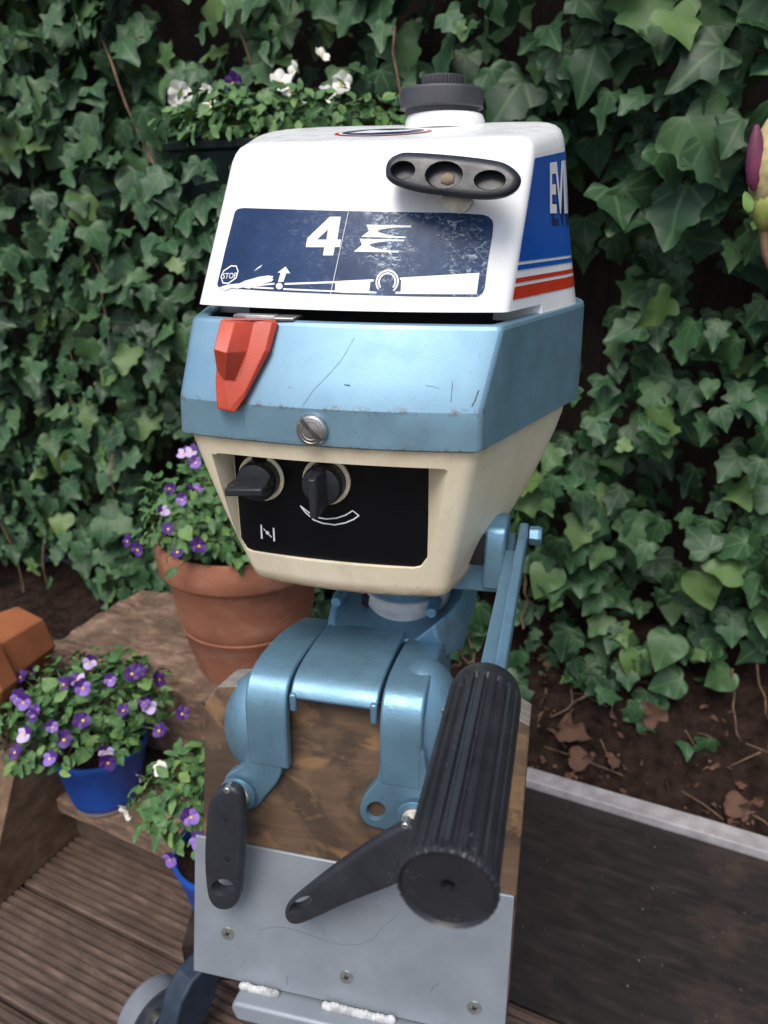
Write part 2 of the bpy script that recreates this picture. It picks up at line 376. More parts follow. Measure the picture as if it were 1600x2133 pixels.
def leaf_mat(name, dark, mid, lite, vein, rough=.45, vw=.045):
    m = newmat(name, mid, rough, spec=.36); n = NT(m)
    at = n.new('ShaderNodeAttribute', attribute_name='tint')
    c = n.ramp(at.outputs['Fac'], [(0.0, dark), (.55, mid), (1.0, lite)])
    uv = n.new('ShaderNodeUVMap'); uv.uv_map = 'UVMap'; sx = n.new('ShaderNodeSeparateXYZ'); n.link(uv.outputs[0], sx.inputs[0])
    mn = None
    for a in (90, 38, 142, 0, 180):      # five veins fan out from the stalk
        ca, sa = math.cos(R(a)), math.sin(R(a))
        d = n.math('ABSOLUTE', n.math('SUBTRACT', n.math('MULTIPLY', sx.outputs[0], sa), n.math('MULTIPLY', sx.outputs[1], ca)))
        al = n.math('ADD', n.math('MULTIPLY', sx.outputs[0], ca), n.math('MULTIPLY', sx.outputs[1], sa))
        d = n.math('ADD', d, n.math('MULTIPLY', n.math('LESS_THAN', al, 0.0), 1.0))
        mn = d if mn is None else n.math('MINIMUM', mn, d)
    c = n.mix(n.ramp(mn, [(.0, .75), (vw, 0.0)]), c, vein)
    if name.startswith('ivy'): sp_ = n.noise(n.coord(), 150, 3, .7); c = n.mix(n.math('MULTIPLY', n.ramp(sp_, [(.64, 0.0), (.70, .7)]), n.ramp(at.outputs['Fac'], [(.35, 0.0), (.8, 1.0)])), c, (.12,.07,.02))
    v = n.coord(); mo = n.noise(v, 60, 4); c = n.mix(n.ramp(mo, [(.35, .28), (.7, 0.0)]), c, tuple(x*.4 for x in mid))
    n.base(c); n.bump(n.math('ADD', mn, n.math('MULTIPLY', mo, .3)), .25, .002)
    n.rough(n.ramp(mo, [(.3, rough-.05), (.7, rough+.15)]))
    tr = n.bsdf.inputs.get('Subsurface Weight')
    return m
IVY = leaf_mat('ivy_leaf_surface', (.013,.038,.016), (.034,.094,.036), (.12,.20,.05), (.085,.16,.065))
VLEAF = leaf_mat('viola_leaf_surface', (.028,.080,.028), (.068,.160,.050), (.17,.28,.07), (.13,.25,.08), .5)
PUR = newmat('dark_purple_petal', (.055,.012,.14), .6); LAV = newmat('lavender_petal', (.21,.11,.42), .6)
WPET = newmat('white_petal', (.78,.78,.70), .6); PALE = newmat('pale_lilac_petal', (.48,.38,.62), .6); YEL = newmat('yellow_eye', (.75,.45,.03), .6)

# ---------------------------------------------------------------- large setting: ground, deck, steps, edging, soil, fence
RZ = -YW
def gbox(name, a0, a1, b0, b1, z0, z1, mat, parent=None, bw=.002, rag=0, seed=0):
    """a board in the garden frame; its origin sits at its own centre"""
    rnd = random.Random(seed); bm = bmesh.new()
    box(bm, (0,0,0), (a1-a0, b1-b0, z1-z0))
    if rag:
        bmesh.ops.subdivide_edges(bm, edges=bm.edges, cuts=14 if rag < .01 else 34, use_grid_fill=True)
        for v in bm.verts:
            k = noise.noise_vector(Vector(v.co)*9+Vector((seed*3.1,0,0)))*rag + noise.noise_vector(Vector(v.co)*34)*rag*.45 + noise.noise_vector(Vector((v.co.x*60, v.co.y*110, v.co.z*60)))*rag*.22; v.co += k
    o = bmo(name, bm, mat, parent, 35)
    loc = Wp((a0+a1)/2, (b0+b1)/2, (z0+z1)/2)
    if parent: o.location = parent.matrix_world.inverted() @ loc if False else loc
    else: o.location = loc
    o.rotation_euler = (0, 0, RZ)
    if bw: bev(o, bw, 2)
    return o
g = mk('ground', [(-60,-60,-.06),(60,-60,-.06),(60,60,-.06),(-60,60,-.06)], [(0,1,2,3)], GROUND, None, 0); tag(g, 'bare brown garden ground around and beneath the wooden deck', kind='structure')
deck = empty('deck', label='grooved brown and dark wooden decking laid in front of the ivy', kind='structure')
def plank_mesh(b0, b1, grooved, mat, a0=-2.2, a1=1.6):
    w = b1-b0-(.006 if grooved else .001); prof = []; n = 11 if grooved else 1
    zt, zg = 0.0, -.0060; ch = .002 if grooved else .0002
    y = -w/2; prof.append((y, -.028)); prof.append((y, -ch)); prof.append((y+ch, zt))
    if grooved:
        st = (w-.004)/n
        for k in range(n):
            y0 = -w/2+.002+k*st
            prof += [(y0+st*.58, zt), (y0+st*.66, zg), (y0+st*.92, zg), (y0+st, zt)]
    prof += [(w/2-ch, zt), (w/2, -ch), (w/2, -.028)]
    rings = [[(x, p[0], p[1]) for p in prof] for x in [a0-(a0+a1)/2, a1-(a0+a1)/2]]
    V, Fc = loft(rings, True, True, True); o = mk('plank', V, Fc, mat, deck, 0)
    o.location = Wp((a0+a1)/2, (b0+b1)/2, 0); o.rotation_euler = (0, 0, RZ); return o
b = .722; rows = []
src = None
for i in range(9):
    if src is None: src = plank_mesh(b-.145, b, True, DECK)
    else:
        c = src.copy(); COL.objects.link(c); c.parent = deck; c.location = Wp(-.3+random.uniform(-.05,.05), b-.0725, random.uniform(-.0008,.0008))
    b -= .145
for i, (p0, p1) in enumerate(((.722,.860),(.860,.998),(.998,1.132))): plank_mesh(p0, p1, False, DECKD, -.62, 1.6).location.z = -.001*i
# edging slab and soil bank
e = gbox('deck_edging', -.72, 1.6, 1.135, 1.172, -.05, .012, EDGE, None, .003, .0025); tag(e, 'pale grey edging strip between dark decking and ivy soil', kind='structure')
bm = bmesh.new(); NA, NB = 90, 22
vs = []
for i in range(NA+1):
    for j in range(NB+1):
        a = -2.4+4.2*i/NA; t = j/NB; bb = 1.168+.24*t; z = -.012+(.34 if a > -.72 else .05)*t**1.15
        p = Wp(a, bb, z+noise.noise(Vector((a*7, bb*9, 0)))*.035*min(1, t*6+.12)+noise.noise(Vector((a*40, bb*40, 3)))*.009); vs.append(bm.verts.new(p))
for i in range(NA):
    for j in range(NB): k = i*(NB+1)+j; bm.faces.new((vs[k], vs[k+NB+1], vs[k+NB+2], vs[k+1]))
tag(bmo('soil_bank', bm, SOIL, None, 60), 'dark soil bank under the ivy behind the grey edging', kind='structure')
fence = empty('fence', label='dark board fence hidden behind the ivy', cat='fence')
for i in range(26):
    gbox('board', -2.5+i*.16, -2.3405+i*.16, 1.50, 1.525, 0, 2.1 if -2.5+i*.16 < -.25 else 1.40, FENCE, fence, .001)
# steps on the left
st1 = gbox('step_tread', -1.0, -.42, .662, .835, .072, .100, STEPW, None, .004, .004, 3); tag(st1, 'lower rough wooden step holding the blue pots', kind='structure')
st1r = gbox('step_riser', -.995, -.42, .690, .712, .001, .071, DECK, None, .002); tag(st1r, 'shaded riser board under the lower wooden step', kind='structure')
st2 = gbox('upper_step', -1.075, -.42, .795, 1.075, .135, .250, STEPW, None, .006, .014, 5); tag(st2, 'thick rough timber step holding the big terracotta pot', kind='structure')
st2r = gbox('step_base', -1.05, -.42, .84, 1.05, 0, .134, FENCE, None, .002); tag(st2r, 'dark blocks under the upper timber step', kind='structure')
# sloping stringer beam at the far left (side face runs out from the hedge)
pr = [(.50,.0),(.70,.0),(.70,.30),(.655,.262),(.62,.232),(.555,.098),(.50,.0005)]
V = []
for aa in (-.948, -.90): V += [tuple(Wp(aa, p[0], p[1]+.001)) for p in pr]
n_ = len(pr); Fc = [tuple(range(n_)), tuple(range(n_, 2*n_))]+[(i, (i+1) % n_, n_+(i+1) % n_, n_+i) for i in range(n_)]
o = mk('stair_beam', V, Fc, BEAM, None, 30); bev(o, .003); tag(o, 'sloping brown timber beam at the left end of the steps', 'beam')

# ---------------------------------------------------------------- the outboard motor
MO = [-0.0358,0.5019,0.8266]
motor = empty('outboard_motor', MO, R(-13.4), label='white, blue and cream outboard motor clamped to the wooden stand', cat='outboard motor')
bpy.context.view_layer.update()
def outline(fL, fR, vL, vR, wL, wR, vw, vb, bulge, w, rc=.007, tilt=None, inset=0.0):
    """one ring of the cowling in plan: front corners, widest points, rounded back; same point count for every ring"""
    C = [(fL+inset, vL+inset, rc, 4), (fR-inset, vR+inset, rc, 4), (wR-inset, vw, .10, 8), (wR*.62, vb-inset, .08, 8), (wL*.62, vb-inset, .08, 8), (wL+inset, vw, .10, 8)]
    n = len(C); pts = []; seg = [22, 7, 5, 6, 5, 7]
    arcs = []
    for i in range(n):
        p = Vector(C[i][:2]); a = (Vector(C[i-1][:2])-p); b_ = (Vector(C[(i+1) % n][:2])-p); la, lb = a.length, b_.length; a.normalize(); b_.normalize()
        d = min(C[i][2]*math.tan((math.pi-a.angle(b_))/2)+1e-5, la*.45, lb*.45); s, e_ = p+a*d, p+b_*d
        k = C[i][3]; arcs.append([(s*(1-t)**2+p*2*t*(1-t)+e_*t*t) for t in [q/k for q in range(k+1)]])
    out = []
    for i in range(n):
        out += arcs[i]; s, e_ = arcs[i][-1], arcs[(i+1) % n][0]
        out += [s.lerp(e_, (q+1)/(seg[i]+1)) for q in range(seg[i])]
    res = []
    um = (fL+fR)/2; hw = (fR-fL)/2
    for p in out:
        v = p.y; x = (p.x-um)/hw
        if abs(x) < 1 and v < vw*.6: v -= bulge*(1-x*x)
        res.append((p.x, v, w+(tilt(p.x, v) if tilt else 0)))
    return res
def lerp(a, b, t): return a+(b-a)*t
# blue lower cowl
def shell_ring(w, inset=0.0):
    t = max(0, min(1, (w-.0265)/.052)); t0 = min(1, w/.0265)
    vf = 0 if w <= .0265 else .42*(w-.0265)
    return outline(lerp(lerp(-.111,-.1095,t0),-.1055,t), lerp(lerp(.1012,.1005,t0),.110,t), vf, vf, lerp(-.168,-.162,t), lerp(.1690,.1670,t), .20, .345, .0105, w, .006, None, inset)
rings = [shell_ring(0, .006), shell_ring(.0005, .0012), shell_ring(.0015), shell_ring(.013), shell_ring(.0262), shell_ring(.0270), shell_ring(.045), shell_ring(.062), shell_ring(.076), shell_ring(.0782, .0008), shell_ring(.079, .0022),
         shell_ring(.0788, .0075), shell_ring(.0775, .0088), shell_ring(.060, .0095)]
V, Fc = loft(rings); cowl = mk('lower_cowl', V, Fc, [BLUE, DARK], motor, 14)
for p in cowl.data.polygons:
    if max(cowl.data.vertices[i].co.z for i in p.vertices) < .0772 and min(cowl.data.vertices[i].co.z for i in p.vertices) >= .0599 and (len(p.vertices) > 4): p.material_index = 1
def on_cowl(off): return lambda u, w: (u, (.42*max(0, w-.0265))-.0105*(1-((u+.003)/.106)**2)-off, w)
V, Fc = [], []
for ln, wd_ in (([(0.0152,0.0707),(0.0102,0.0607),(0.0068,0.0552),(-0.0006,0.0467),(-0.0093,0.0376),(-0.016,0.0272)], .0003), ([(0.0774,0.0671),(0.0796,0.0557),(0.0809,0.0435),(0.0809,0.0335)], .0005), ([(0.0516,0.0746),(0.0516,0.0716)], .0005), ([(0.064,0.043),(0.0687,0.0423),(0.0728,0.0413)], .0003), ([(0.0112,0.0418),(0.0151,0.0414)], .0008), ([(0.0943,0.0311),(0.096,0.0349),(0.0971,0.0387),(0.0976,0.0406)], .0010), ([(-0.0778,0.0149),(-0.0777,0.0075),(-0.0774,0.0023)], .0006), ([(-0.059,0.0185),(-0.059,0.0081)], .0004)):
    for q_ in stroke(ln, wd_): k = len(V); V += [on_cowl(.00015)(*p) for p in q_]; Fc.append((k, k+1, k+2, k+3))
mk('scratch', V, Fc, basic('scratch_dark', (.12,.15,.17), .7, vscale=200, var=.4), cowl, 0)['kind'] = 'stuff'
# powerhead glimpsed in the gap
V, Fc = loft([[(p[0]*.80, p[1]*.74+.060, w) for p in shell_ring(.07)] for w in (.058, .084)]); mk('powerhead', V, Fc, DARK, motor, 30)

# white hood
def hv(u, w): return .025+.38*(w-.087)+.015*(u/.108)**2
def hood_ring(w, inset=0.0, tf=None):
    t = (w-.087)/.101
    fL, fR = lerp(-.1085,-.0885,t), lerp(.1100,.1190,t)
    vc = .025+.38*(w-.087)
    vL, vR = vc+.015*(fL/.108)**2, vc+.015*(fR/.108)**2
    um, hw = (fL+fR)/2, (fR-fL)/2
    tilt = (lambda u, v: tf*(.17*(v-.06)-1.1*max(0, v-.19)**2-.5*max(0, abs(u-.015)-.07)**2)) if tf else None
    return outline(fL, fR, vL, vR, lerp(-.150,-.118,t), lerp(.1590,.1385,t), .185, lerp(.325,.30,t), .015*(hw/.108)**2, w, .006, tilt, inset)
rings = [hood_ring(.073, .004), hood_ring(.0735, .0008), hood_ring(.0745), hood_ring(.087), hood_ring(.10), hood_ring(.115), hood_ring(.13), hood_ring(.145), hood_ring(.158, 0, .15), hood_ring(.168, 0, .4), hood_ring(.178, .0002, .75),
         hood_ring(.1828, .0012, .92), hood_ring(.1860, .0030, 1), hood_ring(.1880, .0060, 1), hood_ring(.1890, .0100, 1), hood_ring(.1893, .016, 1)]
last = hood_ring(.1893, .016, 1); cx, cy = .012, .16
for k, s in enumerate((.8, .6, .4, .2)):
    rings.append([(cx+(p[0]-cx)*s, cy+(p[1]-cy)*s, 0) for p in last])
def topw(u, v): return .1893+(.17*(v-.06)-1.1*max(0, v-.19)**2-.5*max(0, abs(u-.015)-.07)**2)
for r in range(-4, 0): rings[r] = [(p[0], p[1], topw(p[0], p[1])) for p in rings[r]]
V, Fc = loft(rings); hood = mk('engine_hood', V, Fc, WHITE, motor, 45)
bpy.context.view_layer.update()
def cbox(x0, x1, y0, y1, z0, z1): return [(x0,y0,z0),(x1,y0,z0),(x1,y1,z0),(x0,y1,z0),(x0,y0,z1),(x1,y0,z1),(x1,y1,z1),(x0,y1,z1)]
CF = [(0,3,2,1),(4,5,6,7),(0,1,5,4),(1,2,6,5),(2,3,7,6),(3,0,4,7)]
cut(hood, cbox(-.3, .3, -.1, .098, .05, .0853), CF)
# hood front label
def on_hood(off): return lambda u, w: (u, hv(u, w)-off, w)
LAB = [(-0.0933,0.1015),(-0.0893,0.1221),(-0.0843,0.1448),(-0.0837,0.1469),(-0.0815,0.1488),(-0.0773,0.1494),(-0.0424,0.1484),(-0.0076,0.1474),(0.0442,0.1464),(0.0675,0.1461),(0.0891,0.145),(0.0931,0.1438),(0.0958,0.1414),(0.0966,0.1388),(0.0966,0.1324),(0.0951,0.1148),(0.0945,0.1002),(0.0935,0.0973),(0.0904,0.0949),(0.0519,0.095),(-0.0029,0.0957),(-0.0519,0.0963),(-0.0827,0.0971),(-0.0924,0.0974),(-0.0938,0.0992)]
V, Fc = patch([LAB], on_hood(.00035)); front_label = mk('front_label', V, Fc, NAVY, hood, 60)
polys = [[(-0.0113,0.1437),(-0.0036,0.1437),(-0.0048,0.1295),(-0.0023,0.1295),(-0.0025,0.1249),(-0.0062,0.1248),(-0.0068,0.1196),(-0.014,0.1195),(-0.0135,0.1246),(-0.0268,0.1246),(-0.0262,0.1302)],
 [(-0.0404,0.1121),(-0.0365,0.1079),(-0.0394,0.1079),(-0.0412,0.1024),(-0.0452,0.1023),(-0.0437,0.1081),(-0.0461,0.1082)],
 [(-0.0414,0.0997),(-0.0416,0.0988),(-0.0422,0.0981),(-0.0433,0.0977),(-0.0444,0.0976),(-0.0455,0.098),(-0.0463,0.0987),(-0.0466,0.0996),(-0.0465,0.1005),(-0.0458,0.1012),(-0.0448,0.1017),(-0.0436,0.1017),(-0.0426,0.1013),(-0.0418,0.1006)],
 [(-0.0401,0.1017),(-0.0036,0.1037),(-0.0035,0.1024),(-0.04,0.1005)], [(-0.0409,0.0984),(-0.0031,0.0978),(-0.003,0.0968),(-0.0408,0.0973)],
 [(-0.0613,0.1002),(-0.0477,0.1016),(-0.0476,0.1005),(-0.0612,0.0991)], [(-0.0642,0.099),(-0.0481,0.0985),(-0.048,0.0975),(-0.0641,0.0977)],
 [(-0.0036,0.1036),(0.003,0.1041),(0.0223,0.1052),(0.0224,0.1039),(0.0202,0.1035),(0.0199,0.0978),(0.0248,0.0975),(0.0249,0.0965),(0.0037,0.0964),(-0.0037,0.0968)],
 [(0.0395,0.1064),(0.0905,0.1096),(0.0897,0.0965),(0.0374,0.0964),(0.0374,0.0977),(0.0407,0.0978),(0.0405,0.1049),(0.0397,0.105)],
 [(0.0144,0.1388),(0.0442,0.1383),(0.0438,0.1371),(0.0347,0.1371),(0.0289,0.1366),(0.0237,0.1357),(0.0221,0.1349),(0.0235,0.134),(0.0286,0.1326),(0.0352,0.1317),(0.0412,0.1315),(0.041,0.1306),(0.0114,0.1312),(0.0164,0.1349)],
 [(0.0105,0.1301),(0.0405,0.1296),(0.04,0.1286),(0.0309,0.1287),(0.023,0.1279),(0.0188,0.1271),(0.0175,0.1262),(0.0193,0.1251),(0.0247,0.1238),(0.0314,0.1229),(0.0373,0.1226),(0.0371,0.1217),(0.0072,0.1221),(0.0124,0.1263)],
 [(-0.0916,0.0974),(-0.0845,0.0994),(-0.0751,0.1005),(-0.0707,0.1024),(-0.0662,0.1035),(-0.0603,0.1051),(-0.0529,0.1062),(-0.049,0.1058),(-0.0498,0.1043),(-0.0486,0.1036),(-0.0503,0.1023),(-0.0583,0.1004),(-0.0619,0.099),(-0.0671,0.0973),(-0.0725,0.098),(-0.0763,0.097),(-0.0811,0.0975),(-0.0865,0.0954),(-0.0891,0.0966)],
 [(-0.0644,0.1087),(-0.0616,0.1111),(-0.0582,0.113),(-0.0594,0.1113),(-0.0629,0.1094)],
 [(0.0012,0.1471),(0.0015,0.1471),(-0.0064,0.0947),(-0.0068,0.0947)]]
holes = [[(-0.0119,0.1357),(-0.0124,0.1294),(-0.019,0.1294)]]
V, Fc = patch(polys, on_hood(.0007), .008, holes)
so = [(-0.0832,0.1116),(-0.0789,0.1116),(-0.0771,0.1082),(-0.0782,0.104),(-0.0843,0.1002),(-0.0888,0.1003),(-0.0909,0.1041),(-0.0891,0.1081)]
cen = [(0.0313,0.1037)][0]; r1 = 0.0075
st = stroke(so, .0009, True)
for rr, wv, a0, a1 in ((r1*.95, .0011, -50, 228), (r1*.72, .0011, -40, 222)):
    st += stroke([(cen[0]+rr*math.cos(R(a)), cen[1]+rr*.98*math.sin(R(a))) for a in range(a0, a1, 9)], wv)
for q in st:
    k = len(V); V += [on_hood(.0007)(*p) for p in q]; Fc.append((k, k+1, k+2, k+3))
tv, tf_ = text_mesh('STOP', .0052, .00005, 1.0, .95, .15); oc = (sum(p[0] for p in so)/8, sum(p[1] for p in so)/8)
mx = max(v[0] for v in tv)/2; k = len(V); V += [on_hood(.0007)(oc[0]+x-mx, oc[1]+y-.0026+(x-mx)*.06) for x, y in tv]; Fc += [tuple(k+i for i in f) for f in tf_]
mk('label_print', V, Fc, PRINT, hood, 60)
# side stripes and lettering, wrapped round the right flank of the hood
ARC0 = 5+22+5          # ring index where the right flank starts
def tf_of(w):
    T = ((.145,0,0),(.158,.15,0),(.168,.4,0),(.178,.75,.0002),(.1828,.92,.0012))
    if w <= .145: return 0, 0
    for (a, ta, ia), (b_, tb, ib) in zip(T, T[1:]):
        if w <= b_: f = (w-a)/(b_-a); return ta+(tb-ta)*f, ia+(ib-ia)*f
    return .92, .0012
def flank(v, w, off):
    tfw, isw = tf_of(w); r = hood_ring(w, isw, tfw); k = ARC0-1
    while k < ARC0+22 and r[k+1][1] < v: k += 1
    f = max(0, min(1, (v-r[k][1])/(r[k+1][1]-r[k][1]+1e-9)))
    p = Vector(r[k]).lerp(Vector(r[k+1]), f); d = (Vector(r[k+1])-Vector(r[k])).normalized()
    nrm = Vector((d.y, -d.x, 0)); return tuple(p+nrm*off)
def band(name, w0, w1, off, mat, s0=.0, s1=1.0, wt=None, n=26):
    V, Fc = [], []
    for i in range(n+1):
        s = s0+(s1-s0)*i/n
        for j in range(7): V.append(flank(s, (w0(s) if callable(w0) else w0)*(1-j/6)+(w1(s) if callable(w1) else w1)*j/6, off))
    for i in range(n):
        for j in range(6): k = i*7+j; Fc.append((k, k+7, k+8, k+1))
    return mk(name, V, Fc, mat, hood, 60, False)
def vs0(w): return .046+.38*(w-.087)
def band(name, w0, w1, off, mat, v1=.235, n=34):
    V, Fc = [], []
    for i in range(n+1):
        for j in range(7):
            t = i/n; wa, wb = (w0(t) if callable(w0) else w0), (w1(t) if callable(w1) else w1); w = wa*(1-j/6)+wb*j/6
            V.append(flank(vs0(w)+(v1-vs0(w))*t, w, off))
    for i in range(n):
        for j in range(6): k = i*7+j; Fc.append((k, k+7, k+8, k+1))
    return mk(name, V, Fc, mat, hood, 60, False)
band('side_stripe', .0925, .1005, .0004, SRED); band('side_stripe', .1028, .1058, .0004, SRED)
band('side_stripe', .1108, .1140, .0004, SBLUE)
band('side_panel', .1160, .1772, .0004, SBLUE)
def flank_text(txt, w0, h, v0, ew, off, mat, name):
    V, Fc = text_mesh(txt, 1.0, .030, .90, 1.0); mh = max(v[1] for v in V)
    V = [flank(v0+x*ew, w0+y*h/mh, off) for x, y in V]; return mk(name, V, Fc, mat, hood, 60, False)
flank_text('EVINRUDE', .1385, .0240, .121, .036, .0006, SNAVY, 'side_lettering_shadow')
flank_text('EVINRUDE', .1470, .0265, .116, .036, .0009, PRINT, 'side_lettering')
# oval badge on the hood top
bc = [0.0044,0.1329]
for rr, mm, of, nm in ((1.0, SRED, .0004, 'badge_rim'), (.92, PRINT, .0006, 'badge_ring'), (.84, SNAVY, .0008, 'badge_field')):
    pl = [(bc[0]+.0365*rr*math.cos(t*math.pi/18), bc[1]+.030*rr*math.sin(t*math.pi/18)) for t in range(36)]
    V, Fc = patch([pl], lambda u, v: (u, v, topw(u, v)+of)); mk(nm, V, Fc, mm, hood, 60, False)
V, Fc = patch([[(bc[0]-.024, bc[1]-.010), (bc[0]-.006, bc[1]-.013), (bc[0]+.020, bc[1]-.004), (bc[0]+.024, bc[1]+.012), (bc[0]+.004, bc[1]+.006), (bc[0]-.012, bc[1]+.012), (bc[0]-.018, bc[1]+.002)]], lambda u, v: (u, v, topw(u, v)+.001)); mk('badge_print', V, Fc, PRINT, hood, 60, False)

# fuel cap
capc = (.0365, .20)
V, Fc = lathe([(.0325,.2085),(.0318,.2150),(.0300,.2190),(.0285,.2200)], 40, None, 'Z', (capc[0]+.003, capc[1], 0)); mk('filler_neck', V, Fc, WHITE, motor, 40)
fl = lambda k, n, r, z: (-.00035 if k % 2 else 0) if r > .025 else 0
V, Fc = lathe([(.0285,.2190),(.0290,.2230),(.0325,.2235),(.0332,.2245),(.0332,.2360),(.0318,.2378),(.0165,.2382)], 144, fl, 'Z', (*capc, 0)); fcap = mk('fuel_cap', V, Fc, CAPM, motor, 30)
V, Fc = lathe([(.0168,.2378),(.0165,.2388),(.0162,.2396),(.0165,.2402),(.0163,.2462),(.0150,.2472)], 72, lambda k, n, r, z: (-.0005 if k % 2 else 0), 'Z', (*capc, 0)); mk('vent_screw', V, Fc, CAPM, fcap, 30)

# recoil starter handle
hp = [(0.0297,0.1739),(0.0319,0.1781),(0.0372,0.1807),(0.0427,0.1815),(0.0701,0.1794),(0.097,0.176),(0.1059,0.1735),(0.1121,0.1688),(0.1144,0.1647),(0.1132,0.1598),(0.1087,0.1557),(0.1011,0.1536),(0.0892,0.1533),(0.0709,0.1554),(0.0492,0.158),(0.0367,0.1618),(0.031,0.1655),(0.0297,0.1692)]
hh = [[(0.0493,0.1706),(0.0488,0.1687),(0.0471,0.1671),(0.0446,0.1661),(0.0416,0.1657),(0.0387,0.1661),(0.0361,0.1672),(0.0344,0.1689),(0.0338,0.1708),(0.0344,0.1727),(0.0361,0.1743),(0.0386,0.1754),(0.0415,0.1757),(0.0445,0.1753),(0.047,0.1742),(0.0487,0.1725)], [(0.0792,0.1675),(0.0785,0.1646),(0.0761,0.1621),(0.0724,0.1604),(0.068,0.1599),(0.0635,0.1605),(0.0597,0.1622),(0.0571,0.1648),(0.0561,0.1678),(0.057,0.1707),(0.0594,0.1732),(0.0631,0.1748),(0.0675,0.1753),(0.0719,0.1747),(0.0757,0.173),(0.0783,0.1705)], [(0.1056,0.1643),(0.105,0.1622),(0.103,0.1604),(0.1,0.1592),(0.0964,0.1588),(0.0927,0.1593),(0.0896,0.1605),(0.0874,0.1623),(0.0866,0.1644),(0.0872,0.1665),(0.0892,0.1683),(0.0922,0.1694),(0.0958,0.1698),(0.0995,0.1693),(0.1026,0.1681),(0.1048,0.1663)]]
sh = rounded_solid('starter_handle', smoothpoly(hp, 2), .0095, .0048, lambda x, y, z: (x, .037-z+.38*(y-.165), y), BLACK, motor, hh, .0012, .0085)
V, Fc = lathe([(.010,.0),(.0105,.004),(.009,.008),(.004,.0085)], 28, None, 'Y', (0,0,0)); o = mk('rope_guide', V, Fc, STEEL, motor, 40)
q = [(0.0726,0.1552)][0]; o.location = (q[0], .054, q[1])
V, Fc = lathe([(.0035,-.004),(.0048,0),(.0035,.004)], 12, None, 'X'); o = mk('rope_knot', V, Fc, basic('dirty_rope', (.25,.2,.14), .9), sh, 40); q = [(0.069,0.1651)][0]; o.location = (q[0], .0375, q[1])

# red latch
Z1 = None
LV = [(-0.0713,-0.006,0.0808),(-0.0711,-0.02,0.0639),(-0.075,-0.01,0.0497),(-0.0756,-0.012,0.0413),(-0.0739,-0.016,0.024),(-0.0612,-0.016,0.022),(-0.0539,-0.01,0.0339),(-0.041,0.001,0.0603),(-0.0378,0.01,0.0778),(-0.0404,0.011,0.0797),(-0.0622,-0.004,0.0794),(-0.0622,-0.02,0.0619),(-0.0691,-0.013,0.0426),(-0.0655,-0.0165,0.0238),(-0.0551,-0.012,0.0351),(-0.0432,-0.002,0.0615),(-0.0411,0.007,0.0786),(-0.0529,0.006,0.0792),(-0.0555,-0.003,0.0604),(-0.0621,-0.0105,0.0416)]
LB = [(-0.077,0.012,0.0798),(-0.0794,0.004,0.0592),(-0.0795,0.002,0.0466),(-0.0792,-0.002,0.0392),(-0.0772,-0.008,0.0228),(-0.0655,-0.008,0.021),(-0.0578,-0.002,0.0328),(-0.0451,0.008,0.0599),(-0.0412,0.016,0.0775),(-0.044,0.018,0.0796)]
F1 = [(0,1,11,10),(1,2,12,11),(2,3,12),(3,4,13,12),(4,5,13),(5,6,14,13),(6,7,15,14),(7,8,16,15),(8,9,16),(9,17,16),(10,9,0) if False else (9,0,10,17),(10,11,18,17),(11,12,19,18),(12,13,14,19),(19,14,15,18),(18,15,16,17)]
F1 += [(i, (i+1) % 10, 20+(i+1) % 10, 20+i) for i in range(10)] + [tuple(20+i for i in range(9, -1, -1))]
latch = mk('hood_latch', LV+LB, F1, RED, motor, 30); bev(latch, .0016, 3, 14)
bm = bmesh.new(); box(bm, [(-0.0448,0.022,0.08)][0], (.034,.020,.0022)); box(bm, [(-0.0569,0.02,0.0799)][0], (.030,.010,.004)); o = bmo('latch_bracket', bm, STEEL, latch); bev(o, .0006)

# slotted screw in the cowl band
q = [(-0.0089,0.0126)][0]
V, Fc = lathe([(.0100,.004),(.0106,0),(.0108,-.0015),(.0100,-.0032),(.0085,-.0040),(.0082,-.0038),(.0062,-.0043),(.0058,-.0041),(.003,-.0046)], 40, None, 'Y'); o = mk('slotted_screw', V, Fc, STEEL, motor, 30)
o.location = (q[0], -.0115, q[1]); bpy.context.view_layer.update()
rot = Euler((0, R(47), 0)).to_matrix(); cut(o, [tuple(rot @ Vector(p)) for p in cbox(-.02, .02, -.01, -.0014, -.0017, .0017)], CF)

mk('screw_slot', [tuple(rot @ Vector(p)) for p in cbox(-.0095, .0095, -.0014, -.0006, -.0016, .0016)], CF, basic('dark_slot', (.10,.08,.07), .8), o, 0)  # dark insert along the slot floor, makes the slot read darker
# cream front housing
def cream_ring(w, inset=0.0):
    t = -w/.1275; vf = .003+.30*-w
    vf = .003+.27*-w
    return outline(lerp(-.1055,-.0775,t)-.002*math.sin(t*math.pi), lerp(.0985,.0755,t), vf, vf, lerp(-.152,-.102,t**1.4), lerp(.1590,.104,t**1.5), lerp(.20,.15,t), lerp(.33,.24,t), lerp(.0100,.0085,t), w, .010, lambda u, v: .10*t*max(0, v-.06), inset)
rings = [cream_ring(-.0005)]+[cream_ring(-.128*k/9) for k in range(1, 9)]+[cream_ring(-.123), cream_ring(-.1262, .002), cream_ring(-.1285, .006), cream_ring(-.1292, .014)]
V, Fc = loft(rings); house = mk('front_housing', V, Fc, CREAM, motor, 40)
bpy.context.view_layer.update()
PT = [(-0.0867,-0.0182),(0.063,-0.0181)]; PB = [(-0.0855,-0.0996),(0.0636,-0.0983)]; PM = [(-0.0068,-0.1023)]
def pv_(u, w): return .036+.010*((u/.105)**2-1)-.001
OT = [(-0.0911,-0.0081),(0.0806,-0.0073)]; OB = [(-0.0852,-0.0997),(0.064,-0.0996)]
N1 = 30; cols = []
